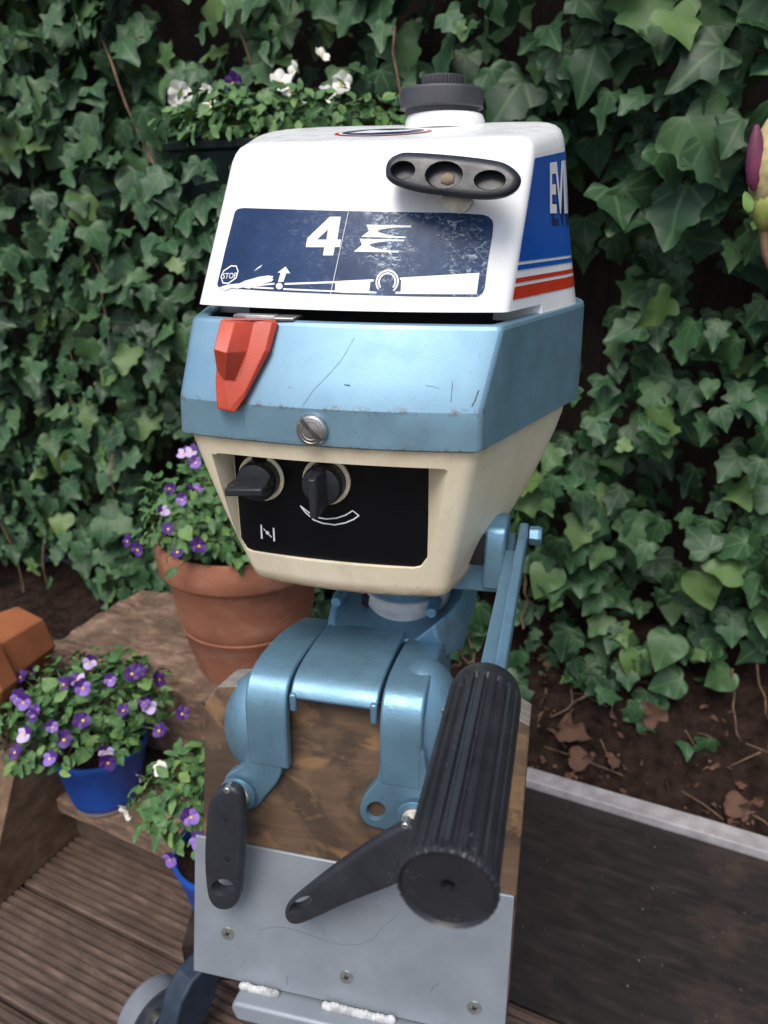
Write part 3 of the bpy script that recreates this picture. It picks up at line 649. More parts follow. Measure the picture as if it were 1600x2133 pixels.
for i in range(N1+1):
    s = i/N1; e1 = max(0, 1-s*14), max(0, 1-(1-s)*14); e = max(e1)
    lift = .009*(1-math.sqrt(max(0, 1-e*e))); liftt = .004*(1-math.sqrt(max(0, 1-e*e)))
    ft = (lerp(OT[0][0], OT[1][0], s), lerp(OT[0][1], OT[1][1], s)-liftt); fb = (lerp(OB[0][0], OB[1][0], s), lerp(OB[0][1], OB[1][1], s)+lift)
    bt = (lerp(PT[0][0], PT[1][0], s), lerp(PT[0][1], PT[1][1], s)+.002); bb_ = (lerp(PB[0][0], PB[1][0], s), lerp(PB[0][1], PB[1][1], s)+lift)
    vv = pv_(lerp(PT[0][0], PT[1][0], s), 0)
    cols.append([(ft[0]+(ft[0]-bt[0])*1.6, -.04, ft[1]+.0), (bt[0], vv, bt[1]), (bb_[0], vv, bb_[1]), (fb[0], -.04, fb[1]-.0)])
V, Fc = loft(cols, True, True, True); cut(house, V, Fc); bev(house, .0012, 2, 40)
pan = [[c[1], c[2]] for c in cols]; V, Fc = [], []
pc = (sum(c[1][0] for c in cols)/len(cols))
for i, c in enumerate(cols):
    x = c[1][0]+.0006*(-1 if i > N1/2 else 1); V += [(x, c[1][1]-.0005, c[1][2]-.0002), (c[2][0]+.0004*(-1 if i > N1/2 else 1), c[2][1]-.0005, c[2][2]+.0004)]
Fc = [(2*i, 2*i+1, 2*i+3, 2*i+2) for i in range(N1)]
panel = mk('control_panel', V, Fc, PANEL, motor, 60)
on_pan = lambda off: (lambda u, w: (u, pv_(u, w)-.0005-off, w))
A1 = [(-0.0331,-0.0566),(-0.0291,-0.0615),(-0.0227,-0.0668),(-0.0157,-0.0687),(-0.0063,-0.069),(0.0019,-0.0666),(0.0082,-0.0633),(0.0122,-0.06)]; A2 = [(0.0122,-0.06),(0.0075,-0.0566),(0.002,-0.0606),(-0.005,-0.0636),(-0.0132,-0.065),(-0.0214,-0.0643),(-0.0272,-0.0607),(-0.0331,-0.0566)]
CK = [[(-0.0664,-0.0761),(-0.0666,-0.0877)], [(-0.056,-0.0772),(-0.056,-0.0884)], [(-0.0645,-0.0791),(-0.0582,-0.0853)]]
V, Fc = [], []
for ln, wd_ in ((A1, .0010), (A2, .0010), (CK[0], .0014), (CK[1], .0014), (CK[2], .0009)):
    for q in stroke(ln, wd_): k = len(V); V += [on_pan(.0004)(*p) for p in q]; Fc.append((k, k+1, k+2, k+3))
cc = [(-0.0614,-0.082)][0]; k = len(V); V += [on_pan(.0005)(*p) for p in circ(cc, .0015, 12)]; Fc.append(tuple(range(k, k+12)))
mk('panel_marking', V, Fc, PRINT, panel, 0)
def knob(px, wing, wingrot, length, seed):
    c = px; vb_ = pv_(c[0], 0)-.0006
    # cream keyhole trim
    r0, r1_ = .0150, .0180; out = [(c[0]+r1_*math.sin(R(a)), c[1]+r1_*math.cos(R(a))) for a in range(24, 337, 12)]
    top = .0325; out = [(c[0]+.0078, c[1]+top)]+out+[(c[0]-.0078, c[1]+top)]
    hole = [(c[0]+.0055, c[1]+top-.003)]+[(c[0]+r0*math.sin(R(a)), c[1]+r0*math.cos(R(a))) for a in range(22, 339, 12)]+[(c[0]-.0055, c[1]+top-.003)]
    k = bpy.data.objects.new('knob', None); k.empty_display_size = .01; link(k, motor)
    curve_mesh('bezel', [out, hole], .0012, .0004, lambda x, y, z: (x, vb_-.0012-z, y), CREAM, k, 1)
    V, Fc = lathe([(.0148,vb_),(.0148,vb_-.008),(.0150,vb_-.012),(.0138,vb_-.0155),(.0128,vb_-.016)], 40, None, 'Y', (c[0], 0, c[1])); mk('dial', V, Fc, BLACK, k, 30)
    # tapered wing that projects from the dial
    sec = [(-1, -.0042), (-.95, -.005), (.95, -.005), (1, -.0042), (1, .0042), (.95, .005), (-.95, .005), (-1, .0042)]
    ringsk = []
    for dv, hw, th in ((0, .0135, 1.0), (-.006, .0142, .8), (-.012, .0146, .62), (-.0175, .0146, .58), (-.0190, .0138, .42)):
        ring = []
        for sx, sy in sec:
            x, y = sx*hw, sy*th; ring.append((x*math.cos(R(wingrot))-y*math.sin(R(wingrot))+wing[0]*-dv/.019+c[0], vb_-.0155+dv, x*math.sin(R(wingrot))+y*math.cos(R(wingrot))+wing[1]*-dv/.019+c[1]))
        ringsk.append(ring)
    V, Fc = loft(ringsk); o = mk('wing', V, Fc, BLACK, k, 30); bev(o, .0007)
    px_, py_ = length*math.cos(R(wingrot)), length*math.sin(R(wingrot))
    bm = bmesh.new(); box(bm, (c[0]+px_*-1, vb_-.0215, c[1]-py_), (.006, .012, .006)); o = bmo('pointer', bm, BLACK, k); bev(o, .0006)
k1 = [(-0.0631,-0.0373)][0]; k2 = [(-0.0115,-0.0347)][0]
knob(k1, (-.001,-.001), 5, .013, 1); knob(k2, (0,-.003), 92, .013, 2)

# swivel, clamp and steering parts (profiles are (v, w) pairs swept along u)
def sweep(name, prof, u0, u1, mat, bw=.0015, parent=motor, n=1):
    rg = [[(u0+(u1-u0)*i/n, p[0], p[1]) for p in prof] for i in range(n+1)]
    V, Fc = loft(rg); o = mk(name, V, Fc, mat, parent, 30); return bev(o, bw, 3, 30)
arch = [(0,-.280),(-.0005,-.236),(.0004,-.222),(.0036,-.2115),(.0085,-.2045),(.0150,-.2003),(.024,-.1982),(.036,-.1973),(.060,-.1990),(.085,-.2025),(.11,-.2090),(.15,-.222)]
under = [(.15,-.30),(.080,-.30),(.080,-.216),(.045,-.212),(.026,-.213),(.014,-.220),(.0095,-.232),(.0095,-.280)]
clampL = sweep('clamp_arm', arch+under, -.0785, -.0435, CAST, .0022)
clampR = sweep('clamp_arm', [(a, b_+.0008) for a, b_ in arch]+under, .0330, .0665, CAST, .0022)
def clamp_foot(pts, holes, arm):
    return rounded_solid('clamp_foot', smoothpoly(pts, 2), .0050, .0018, lambda x, y, z: (x, .0053-z, y), CAST, arm, holes)
clamp_foot([(-0.0797,-0.251),(-0.0474,-0.2453),(-0.0491,-0.2789),(-0.0533,-0.2943),(-0.0662,-0.3119),(-0.0744,-0.3263),(-0.0879,-0.3317),(-0.1004,-0.3214),(-0.1041,-0.3069),(-0.1006,-0.2961),(-0.0869,-0.286),(-0.0816,-0.2777)], [], clampL)
clamp_foot([(0.0333,-0.2356),(0.067,-0.2341),(0.0706,-0.2606),(0.0755,-0.2783),(0.0782,-0.3112),(0.0687,-0.3256),(0.0548,-0.3262),(0.0368,-0.3252),(0.0226,-0.3243),(0.0157,-0.3148),(0.0167,-0.3008),(0.0241,-0.2862),(0.0324,-0.275)], [[(0.0379,-0.3052),(0.0372,-0.3094),(0.0349,-0.3131),(0.0317,-0.3156),(0.0281,-0.3164),(0.0249,-0.3153),(0.0226,-0.3125),(0.0219,-0.3086),(0.0227,-0.3043),(0.025,-0.3006),(0.0282,-0.2982),(0.0318,-0.2974),(0.0349,-0.2986),(0.0372,-0.3013)]], clampR)
def boss(c, r, arm):
    bm = bmesh.new(); bmesh.ops.create_uvsphere(bm, u_segments=32, v_segments=20, radius=1, matrix=Matrix.Translation(c) @ Matrix.Diagonal((*r, 1))); return bmo('clamp_boss', bm, CAST, arm, 60)
boss((-.078, .034, -.262), (.033, .034, .048), clampL); boss((.058, .050, -.255), (.034, .042, .062), clampR)
# machined line on the front faces
sw = [(.0045,-.2125),(.0060,-.2085),(.0105,-.2035),(.0165,-.2),(.026,-.1978),(.040,-.1968),(.062,-.1975),(.09,-.2),(.12,-.205),(.17,-.215),(.17,-.235),(.085,-.228),(.045,-.2075),(.022,-.2085),(.012,-.2125),(.009,-.216)]
swv = sweep('swivel_bracket', sw, -.0410, .0302, CAST, .0016)
for tu, th in ((-.0385, .016), (.0274, .018)):
    bm = bmesh.new(); box(bm, (tu, .0070, -.2165), (.0056, .008, th)); o = bmo('bracket_tab', bm, CAST, swv); bev(o, .0018, 3)
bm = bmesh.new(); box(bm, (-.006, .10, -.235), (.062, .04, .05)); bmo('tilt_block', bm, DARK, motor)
# rising yoke under the collar
rg = []
for vv, ul, ur, wt, wb in ((.105,-.040,.060,-.203,-.225),(.120,-.043,.072,-.196,-.225),(.135,-.044,.079,-.190,-.228),(.235,-.044,.079,-.190,-.235)):
    rg.append([(ul, vv, wb), (ur, vv, wb), (ur+.003, vv, wt-.006), (ur-.004, vv, wt+.014), (ur-.022, vv, wt-.005), (-.02, vv, wt-.005), (ul+.004, vv, wt), (ul-.002, vv, wt-.006)])
V, Fc = loft(rg); o = mk('yoke', V, Fc, CAST, swv, 30); bev(o, .002, 2)
for uu in (.052, -.036):
    V, Fc = lathe([(.0045,-.012),(.0055,-.006),(.0055,.014)], 16, None, 'Y', (uu, .128, -.184)); mk('yoke_bolt', V, Fc, CAST, swv, 40)
V, Fc = lathe([(.040,-.200),(.040,-.194),(.042,-.193),(.043,-.190),(.042,-.184),(.040,-.182),(.036,-.182)], 48, None, 'Z', (.020,.163,0)); mk('swivel_collar', V, Fc, RING, motor, 40)
V, Fc = lathe([(.0365,-.19),(.0365,-.172),(.039,-.168),(.039,-.115)], 48, None, 'Z', (.020,.163,0)); mk('steering_neck', V, Fc, CAST, motor, 40)
bm = bmesh.new(); box(bm, (-.012,.1350,-.188), (.008,.006,.010), Euler((0,0,-.7))); bmo('collar_gap', bm, DARK, motor)
V, Fc = lathe([(.032,-.55),(.030,-.40),(.030,-.19)], 32, None, 'Z', (.017,.19,0)); mk('drive_leg', V, Fc, CAST, motor, 40)
# steering arm out to the tiller
V, Fc = loft([[(u, v0, w0), (u, v0+.05, w0+.004), (u, v0+.05, w0+.030+dd), (u, v0, w0+.026+dd)] for u, v0, w0, dd in ((.02,.085,-.146,0),(.075,.085,-.143,0),(.108,.083,-.141,.004),(.121,.08,-.139,.004))])
sarm = mk('steering_arm', V, Fc, CAST, motor, 30); bev(sarm, .002, 3)
prk = [(.075,-.135),(.072,-.100),(.078,-.084),(.092,-.0765),(.108,-.080),(.118,-.095),(.12,-.135)]
sweep('tiller_knuckle', prk, .099, .1165, CAST, .003, sarm)
sweep('knuckle_hollow', [(.0700,-.112),(.0695,-.098),(.074,-.088),(.085,-.086),(.09,-.112)], .088, .1, DARK, .001, sarm)
til = sweep('tiller_arm', [(-.135,-.0985),(-.135,-.0855),(.07,-.0800),(.086,-.0790),(.096,-.084),(.098,-.0920),(.09,-.0975),(.07,-.098)], .1255, .1322, CAST, .0015)
sweep('tiller_flange', [(-.132,-.1005),(-.132,-.0980),(.075,-.0985),(.075,-.1010)], .1165, .1270, CAST, .0006, til)
V, Fc = lathe([(.0075,-.004),(.0080,.003),(.0070,.0055),(.0055,.006)], 6, None, 'X', (.137,.086,-.0890)); o = mk('tiller_bolt', V, Fc, CAST, til, 20); bev(o, .0006)
NF = 20
def flute(k, n, r, z):
    if z < -.258:
        if r < .0185: return 0
        return (.0004*math.sin(k*1.7)+.0003*math.sin(k*.9+z*900)) if z > -.2615 else 0
    if z > -.140: return 0
    ph = (k*NF/n) % 1; return 0 if ph < .56 else -.0018 if .64 < ph < .92 else -.0010
pr = [(.0100,-.1240),(.0150,-.1255),(.0178,-.1290),(.0188,-.1340),(.0190,-.1395),(.0190,-.1420),(.0190,-.170),(.0190,-.200),(.0190,-.230),(.0191,-.2555),(.0193,-.2590),(.0193,-.2612),(.0186,-.2625),(.0181,-.2618),(.0176,-.2606),(.0040,-.2602),(.0030,-.2600),(.0024,-.2540)]
V, Fc = lathe(pr, 230, flute, 'Y', (.1235, 0, -.0925)); grip = mk('tiller_grip', V, Fc, RUBBER, motor, 32)
V, Fc = lathe([(.0024,-.2545),(.0023,-.2550)], 16, None, 'Y', (.1235, 0, -.0925)); mk('grip_hole', V, Fc, DARK, grip, 0)
# clamp screws with lever handles
def clamp_screw(boss_uw, tip_v, lever_polys, plane_v, rivet, lean, dot=None):
    root = bpy.data.objects.new('clamp_screw', None); root.empty_display_size = .01; link(root, motor)
    V, Fc = lathe([(.0160,-.0022),(.0158,-.0045),(.0130,-.005)], 32, None, 'Y', (boss_uw[0], 0, boss_uw[1])); mk('washer', V, Fc, CAST, root, 30)
    prof = []
    for k in range(9): prof += [(.0108, -.005-k*(-tip_v-.006)/9), (.0100, -.0062-k*(-tip_v-.006)/9)]
    prof.append((.0100, tip_v)); V, Fc = lathe(prof, 32, None, 'Y', (boss_uw[0], 0, boss_uw[1])); mk('screw_shaft', V, Fc, BEIGE, root, 60)
    V, Fc = lathe([(.006,.009),(.006,.033)], 16, None, 'Y', (boss_uw[0], 0, boss_uw[1])); mk('screw_rod', V, Fc, STEEL, root, 60)
    V, Fc = lathe([(.016,.030),(.018,.034),(.018,.0365)], 24, None, 'Y', (boss_uw[0], 0, boss_uw[1])); pad = mk('pad', V, Fc, BLACK, root, 40)
    lv = rounded_solid('lever', lever_polys[0], .0055, .0042, lambda x, y, z: (x, plane_v-z, y), LEVERM, root, lever_polys[1:], .0012)
    V, Fc = lathe([(.0030,.002),(.0030,-.0055),(.0022,-.0064)], 16, None, 'Y', (rivet[0], plane_v, rivet[1])); mk('rivet', V, Fc, ZINC, lv, 40)
    return lv
LL = [(-0.1003,-0.3073),(-0.0961,-0.2881),(-0.0889,-0.2762),(-0.0782,-0.2694),(-0.0691,-0.2723),(-0.0663,-0.2834),(-0.0673,-0.31),(-0.071,-0.3456),(-0.0754,-0.3777),(-0.0789,-0.3913),(-0.0866,-0.4008),(-0.0973,-0.4036),(-0.1048,-0.3979),(-0.1072,-0.3856),(-0.1061,-0.3487)]
lh = [[(-0.0806,-0.3727),(-0.0816,-0.3763),(-0.084,-0.3799),(-0.0874,-0.3827),(-0.0914,-0.3843),(-0.0952,-0.3846),(-0.0984,-0.3834),(-0.1004,-0.381),(-0.1008,-0.3777),(-0.0998,-0.374),(-0.0973,-0.3705),(-0.0939,-0.3677),(-0.0899,-0.3661),(-0.0861,-0.3658),(-0.083,-0.367),(-0.0811,-0.3694)]]
l1 = clamp_screw([(-0.0896,-0.3116)][0], -.034, [smoothpoly(LL, 2)]+lh, -.036, [(-0.079,-0.2729)][0], 0.0)
for (x, y), r_ in (([(-0.0841,-0.3428)][0], .0028), ([(-0.0821,-0.3019)][0], .0022)):
    V, Fc = lathe([(r_,-.0005),(r_,-.0006)], 16, None, 'Y', (x, -.0412, y)); mk('lever_hole', V, Fc, DARK, l1, 0)
RL = [(0.0631,-0.2725),(0.071,-0.274),(0.0773,-0.2839),(0.0776,-0.2998),(0.0695,-0.3205),(0.0577,-0.333),(0.0189,-0.361),(-0.012,-0.3876),(-0.026,-0.3977),(-0.0343,-0.3961),(-0.0372,-0.3879),(-0.0338,-0.3776),(-0.017,-0.3569),(0.0098,-0.3252),(0.0444,-0.2893)]
rh = [[(-0.0115,-0.3617),(-0.0114,-0.3641),(-0.0129,-0.3677),(-0.0155,-0.3719),(-0.0191,-0.3761),(-0.023,-0.3797),(-0.0267,-0.3821),(-0.0295,-0.3829),(-0.0311,-0.382),(-0.0311,-0.3796),(-0.0296,-0.376),(-0.0269,-0.3717),(-0.0233,-0.3675),(-0.0194,-0.364),(-0.0158,-0.3616),(-0.013,-0.3609)]]
clamp_screw([(0.0636,-0.3046)][0], -.036, [smoothpoly(RL, 2)]+rh, -.040, [(0.0636,-0.2732)][0], 0.0)

# ---------------------------------------------------------------- the stand (same heading; its own frame leans back 12 degrees)
stand = empty('motor_stand', MO, R(-13.4), label='upright stand of stained board faced with a grey steel plate', cat='stand')
LEAN = math.tan(R(12)); V0 = .0717
def bp(u, w, d=0.0): return (u, V0+LEAN*w+d, w-d*LEAN*.9)      # d = depth behind the front face
def slab(name, pts, d0, d1, mat, parent, bw=.002):
    n = len(pts); V = [bp(u, w, d0) for u, w in pts]+[bp(u, w, d1) for u, w in pts]
    Fc = [tuple(range(n)), tuple(range(n, 2*n))]+[(i, (i+1) % n, n+(i+1) % n, n+i) for i in range(n)]
    o = mk(name, V, Fc, mat, parent, 30); return bev(o, bw, 2) if bw else o
board = slab('board', [(-.1255,-.484),(-.1245,-.242),(-.1135,-.226),(-.10,-.2235),(.135,-.2165),(.1462,-.2215),(.1475,-.487)], 0, .041, [BOARD, ENDG], stand, .0015)
for p in board.data.polygons:
    if len(p.vertices) == 4 and (p.normal.z > .3): p.material_index = 1
plate = slab('steel_plate', [(-.1312,-.4905),(-.1307,-.3603),(.1452,-.3612),(.1470,-.4905)], -.0035, -.0003, PLATE, stand, .0012)
for x, y in [(-0.0983,-0.4462),(0.0111,-0.4628),(0.1205,-0.4649)]:
    sc = bmesh.new(); bmesh.ops.create_cone(sc, segments=24, radius1=.0062, radius2=.0056, depth=.0010, cap_ends=True)
    o = bmo('plate_screw', sc, ZINC, plate, 30); n_v = Vector((0, -1, LEAN)).normalized()
    o.location = bp(x, y, -.0040); o.rotation_euler = n_v.to_track_quat('Z', 'Y').to_euler()
    sl = bmesh.new(); box(sl, (0,0,.0006), (.0048,.0010,.0006)); box(sl, (0,0,.00062), (.0010,.0048,.0006)); c = bmo('screw_slot', sl, DARK, plate); c.location = o.location; c.rotation_euler = o.rotation_euler; c.rotation_euler.rotate_axis('Z', .5)
V, Fc = [], []
for ln, wd_ in (([(-0.0682,-0.4428),(-0.0706,-0.4374),(-0.0573,-0.4313),(-0.0441,-0.4289),(-0.0266,-0.4305),(-0.0092,-0.4334),(0.008,-0.4337),(0.0226,-0.4295),(0.0327,-0.4219),(0.0404,-0.4101),(0.0517,-0.3977)], .0003), ([(0.0835,-0.4607),(0.0859,-0.4539),(0.0917,-0.449)], .0006), ([(-0.0423,-0.4752),(-0.0416,-0.4834)], .0006), ([(-0.0856,-0.4759),(-0.0789,-0.4651)], .0003), ([(-0.0114,-0.4214),(-0.0094,-0.4276)], .0003)):
    for q_ in stroke(ln, wd_): k = len(V); V += [bp(p[0], p[1], -.0037) for p in q_]; Fc.append((k, k+1, k+2, k+3))
mk('scratch', V, Fc, basic('scratch_grey', (.12,.13,.14), .7), plate, 0)['kind'] = 'stuff'
# welded cross bar with white-painted weld beads
bar = slab('cross_bar', [(-.083,-.4920),(-.086,-.4985),(-.080,-.5090),(.20,-.5105),(.20,-.4925)], -.024, .004, PLATE, stand, .003)
for (a0, a1) in ((-.081,-.052),(-.0055,.052),(.098,.135)):
    bm = bmesh.new(); k = int((a1-a0)/.0034)
    for i in range(k+1):
        t = a0+(a1-a0)*i/k; c = bp(t, -.4905+random.uniform(-.0008,.0008), -.0075)
        bmesh.ops.create_icosphere(bm, subdivisions=2, radius=1, matrix=Matrix.Translation(c) @ Euler((0, random.uniform(-.4,.4), 0)).to_matrix().to_4x4() @ Matrix.Diagonal((random.uniform(.0032,.0050),.0032,random.uniform(.0036,.0058),1)))
    bmo('weld_bead', bm, WELD, stand, 60)
# steel legs and foot, with the castor at the left
for uu in (.03, .115):
    bm = bmesh.new(); box(bm, (uu, .0, -.66), (.028, .028, .33)); o = bmo('leg', bm, PLATE, stand); bev(o, .002)
bm = bmesh.new(); box(bm, (-.052, -.012, -.60), (.022, .02, .2)); o = bmo('wooden_strut', bm, basic('orange_strut', (.40,.17,.07), .7), stand); bev(o, .001)
bm = bmesh.new(); box(bm, (.0, -.03, -.56), (.11, .05, .03)); box(bm, (0, 0, -.79), (.30, .05, .03)); o = bmo('base_frame', bm, NAVYM, stand); bev(o, .002)
# castor: grey wheel in a dark strap fork; placed on the deck left of the plate
cw = Vector([-0.2788,0.6588,0.0493])
W2M = Matrix.Translation(MO) @ Matrix.Rotation(R(-13.4), 4, 'Z')
cas = bpy.data.objects.new('castor', None); cas.empty_display_size = .02; link(cas, stand)
cas.matrix_local = W2M.inverted() @ Matrix.Translation(cw) @ Matrix.Rotation(R(-38), 4, 'Z')
V, Fc = lathe([(.014,-.006),(.028,-.008),(.033,-.012),(.040,-.013),(.043,-.009),(.0435,0),(.043,.009),(.040,.013),(.033,.012),(.028,.008),(.014,.006)], 40, None, 'X', (-.012, 0, 0)); mk('wheel', V, Fc, GREYW, cas, 30)
V, Fc = lathe([(.0085,-.018),(.0085,.018)], 20, None, 'X', (-.012, 0, 0)); mk('axle', V, Fc, STEEL, cas, 30)
fk = [(.030,.066),(.085,.072),(.060,.01),(.028,-.030),(-.012,-.042),(-.018,-.016),(.010,.05)]
V, Fc = loft([[(u, p[0], p[1]) for p in fk] for u in (.010, .040)]); o = mk('fork', V, Fc, NAVYM, cas, 30); bev(o, .003)

# ---------------------------------------------------------------- pots
def pot(name, loc, prof, mat, n=56, **kw):
    rnd = random.Random(3)
    V, Fc = lathe(prof, n, None, 'Z'); o = mk(name, V, Fc, mat, None, 40); o.location = loc; return tag(o, **kw)
tp = Wp(-.700, .930, .252)
big = pot('terracotta_pot', tp, [(r, z*1.1) for r, z in [(.074,0),(.082,.004),(.096,.045),(.106,.085),(.1075,.0865),(.1065,.089),(.1085,.093),(.1095,.095),(.112,.11),(.121,.165),(.123,.168),(.1225,.172),(.1245,.176),(.132,.178),(.1345,.181),(.1355,.215),(.134,.221),(.128,.2225),(.122,.219),(.120,.20),(.001,.199)]], TERRA,
    label='big terracotta pot on the upper step behind the motor', cat='flower pot', group='flower pots')
sl_ = lathe([(.119,.2205),(.08,.227),(.001,.229)], 40); mk('soil', *sl_, SOIL, big, 60)
def blue_pot(loc, sc, lab):
    o = pot('blue_pot', loc, [(.040*sc,0),(.044*sc,.002),(.046*sc,.010),(.0465*sc,.0105),(.0485*sc,.020),(.062*sc,.092),(.0655*sc,.1),(.0665*sc,.107),(.0655*sc,.110),(.0625*sc,.110),(.060*sc,.10),(.001,.099)], [BPOT, BPOT2], label=lab, cat='flower pot', group='flower pots')
    for p in o.data.polygons:
        if max(o.data.vertices[i].co.z for i in p.vertices) < .0103: p.material_index = 1
    mk('soil', *lathe([(.0595*sc,.1),(.03*sc,.104),(.001,.105)], 30), SOIL, o, 60); return o
p1 = Wp(-.828, .700, .102); blue_pot(p1, 1.12, 'glossy blue pot standing at the left on the lower step')
p2 = [-0.2091,0.8075,0.2274]
p2 = Vector((p2[0], p2[1], .0)); 
blue_pot(Vector((p2.x, p2.y, .066)), 1.15, 'second blue pot half hidden behind the edge of the stand')
bm = bmesh.new(); box(bm, (p2.x, p2.y, .0325), (.12,.12,.063)); tag(bmo('paving_block', bm, FENCE), 'dark block lifting the half hidden blue pot', 'block')
# tilted orange terracotta pots at the far left
def tilted_pot(base, mouth, lab):
    base, mouth = Vector(base), Vector(mouth); L = (mouth-base).length
    prof = [(.058,0),(.063,.004),(.070,L*.72),(.072,L*.74),(.080,L*.745),(.083,L*.76),(.084,L*.97),(.080,L),(.074,L*.99),(.066,L*.72),(.058,.012),(.001,.011)]
    V, Fc = lathe(prof, 8); o = mk('clay_pot', V, Fc, TERRA2, None, 20); bev(o, .003); o.location = base; o.rotation_euler = (mouth-base).to_track_quat('Z', 'Y').to_euler(); tag(o, lab, 'clay pot', 'empty clay pots at the far left'); return o
tilted_pot([-0.6016,1.118,0.3108], [-0.6335,0.9544,0.3311], 'orange clay pot lying on its side above the lower one at the left edge')
tilted_pot([-0.714,1.1407,0.1466], [-0.6674,0.9527,0.1591], 'lower orange clay pot on its side beside the sloping beam')

# ---------------------------------------------------------------- leaf and flower meshes
def leaf_geo(kind):
    """outline in unit size with a folded midrib; returns verts, tris, uvs"""
    if kind == 'ivy':
        half = [(0,-.02),(.16,-.13),(.30,-.10),(.46,.02),(.33,.16),(.26,.27),(.50,.42),(.28,.52),(.20,.60),(.10,.84),(0,1.0)]
    elif kind == 'ivy2':
        half = [(0,-.02),(.22,-.16),(.40,-.06),(.58,.14),(.40,.26),(.34,.36),(.44,.56),(.24,.64),(.12,.84),(0,.98)]
    elif kind == 'ivy3':
        half = [(0,0),(.20,-.10),(.40,0),(.50,.18),(.46,.36),(.32,.56),(.16,.80),(0,1.0)]
    else:
        half = [(0,0),(.10,.08),(.22,.25),(.26,.45),(.20,.68),(.09,.90),(0,1.0)]
    if kind != 'viola':
        q = [half[0]]
        for i in range(1, len(half)-1):
            p_, c_, n_2 = half[i-1], half[i], half[i+1]
            q += [(c_[0]*.7+p_[0]*.3, c_[1]*.7+p_[1]*.3), (c_[0]*.7+n_2[0]*.3, c_[1]*.7+n_2[1]*.3)]
        q.append(half[-1]); half = q
    R_ = half; L_ = [(-x, y) for x, y in half[1:-1]][::-1]; loop = R_+L_
    V, Fc = [], []
    c = (0, .30)
    mid = [(0, y) for y in (.12,.38,.66)]
    pts = loop+mid
    r = delaunay_2d_cdt([Vector(p) for p in pts], [(i, (i+1) % len(loop)) for i in range(len(loop))]+[(0, len(loop)), (len(loop), len(loop)+1), (len(loop)+1, len(loop)+2), (len(loop)+2, half.index(half[-1]))], [], 0, 1e-6)
    for p in r[0]: V.append((p[0], p[1], abs(p[0])*.28-.30*(p[1]-.4)**2-.35*p[0]**2+.06*math.sin(p[0]*9+p[1]*7)))
    for f in r[2]:
        cc_ = (sum(r[0][i][0] for i in f)/3, sum(r[0][i][1] for i in f)/3)
        if inside(cc_, loop): Fc.append(tuple(f))
    return V, Fc, [(p[0], p[1]) for p in r[0]]
GEO = {k: leaf_geo(k) for k in ('ivy','ivy2','ivy3','viola')}
def leafmesh(kind, tint, mat, warp=0):
    V, Fc, U = GEO[kind]; me = bpy.data.meshes.new('leaf')
    V = [(x, y, z+warp*x*y+.5*abs(warp)*(math.sin(5*x+7*y*warp)*.12+.5*x*x*warp)) for x, y, z in V]
    me.from_pydata(V, [], Fc); uv = me.uv_layers.new(name='UVMap'); 
    for l in me.loops: uv.data[l.index].uv = U[l.vertex_index]
    a = me.attributes.new('tint', 'FLOAT', 'POINT'); a.data.foreach_set('value', [tint]*len(V)); me.materials.append(mat)
    me.polygons.foreach_set('use_smooth', [True]*len(Fc)); return me
def joined(name, items, mat, parent=None):
    """items: (kind, matrix, tint) -> one mesh"""
    V, Fc, U, T = [], [], [], []
    for kind, m, t in items:
        gv, gf, gu = GEO[kind]; k = len(V); V += [m @ Vector(p) for p in gv]; Fc += [tuple(k+i for i in f) for f in gf]; U += gu; T += [t]*len(gv)
    me = bpy.data.meshes.new(name); me.from_pydata([tuple(v) for v in V], [], Fc); uv = me.uv_layers.new(name='UVMap')
    import numpy as np
    li = np.empty(len(me.loops), dtype=np.int32); me.loops.foreach_get('vertex_index', li); uv.data.foreach_set('uv', np.array(U, dtype=np.float32)[li].ravel())
    a = me.attributes.new('tint', 'FLOAT', 'POINT'); a.data.foreach_set('value', T); me.materials.append(mat)
    me.polygons.foreach_set('use_smooth', [True]*len(Fc)); o = bpy.data.objects.new(name, me); return link(o, parent)
def facing(nrm, tip, pos, size, rnd, j=.35):
    n = (Vector(nrm)+Vector([rnd.gauss(0, j) for _ in range(3)])).normalized(); t = Vector(tip)+Vector([rnd.gauss(0, .45) for _ in range(3)])
    x = t.cross(n).normalized(); y = n.cross(x); m = Matrix((x, y, n)).transposed().to_4x4() @ Matrix.Scale(size, 4); m.translation = pos; return m

# ---------------------------------------------------------------- ivy
ivy = empty('ivy_hedge', Wp(0, 1.3, 0), label='dense wall of dark green ivy climbing behind everything', cat='ivy')
bpy.context.view_layer.update()
rnd = random.Random(11); items = []
OUT = Wp(0, -1, 0); CAMP = Vector((0,0,.97))
def zlow(a): 
    base = .085 if a > -.45 else .04
    return base+.05*math.sin(a*11+1)+.04*math.sin(a*23)
def surf(a, z):
    b_ = 1.26-.05*noise.noise(Vector((a*2.3, z*2.3, 5)))-.04*noise.noise(Vector((a*6, z*6, 1)))
    b_ -= .20*max(0, min(1, (z-.75)/.6))*max(0, min(1, (a+.55)/.5))
    b_ -= .05*max(0, min(1, (z-.2)/.4)); return b_
def place(a, z, dep, s, tint):
    p = Wp(a, surf(a, z)+dep, z); n = OUT*1.0+Vector((0,0,.42)); m = facing(n, (0,0,-1), p, s, rnd, .42)
    m.translation = p-(m.to_3x3() @ Vector((0,.45,0))); return m
N = 0
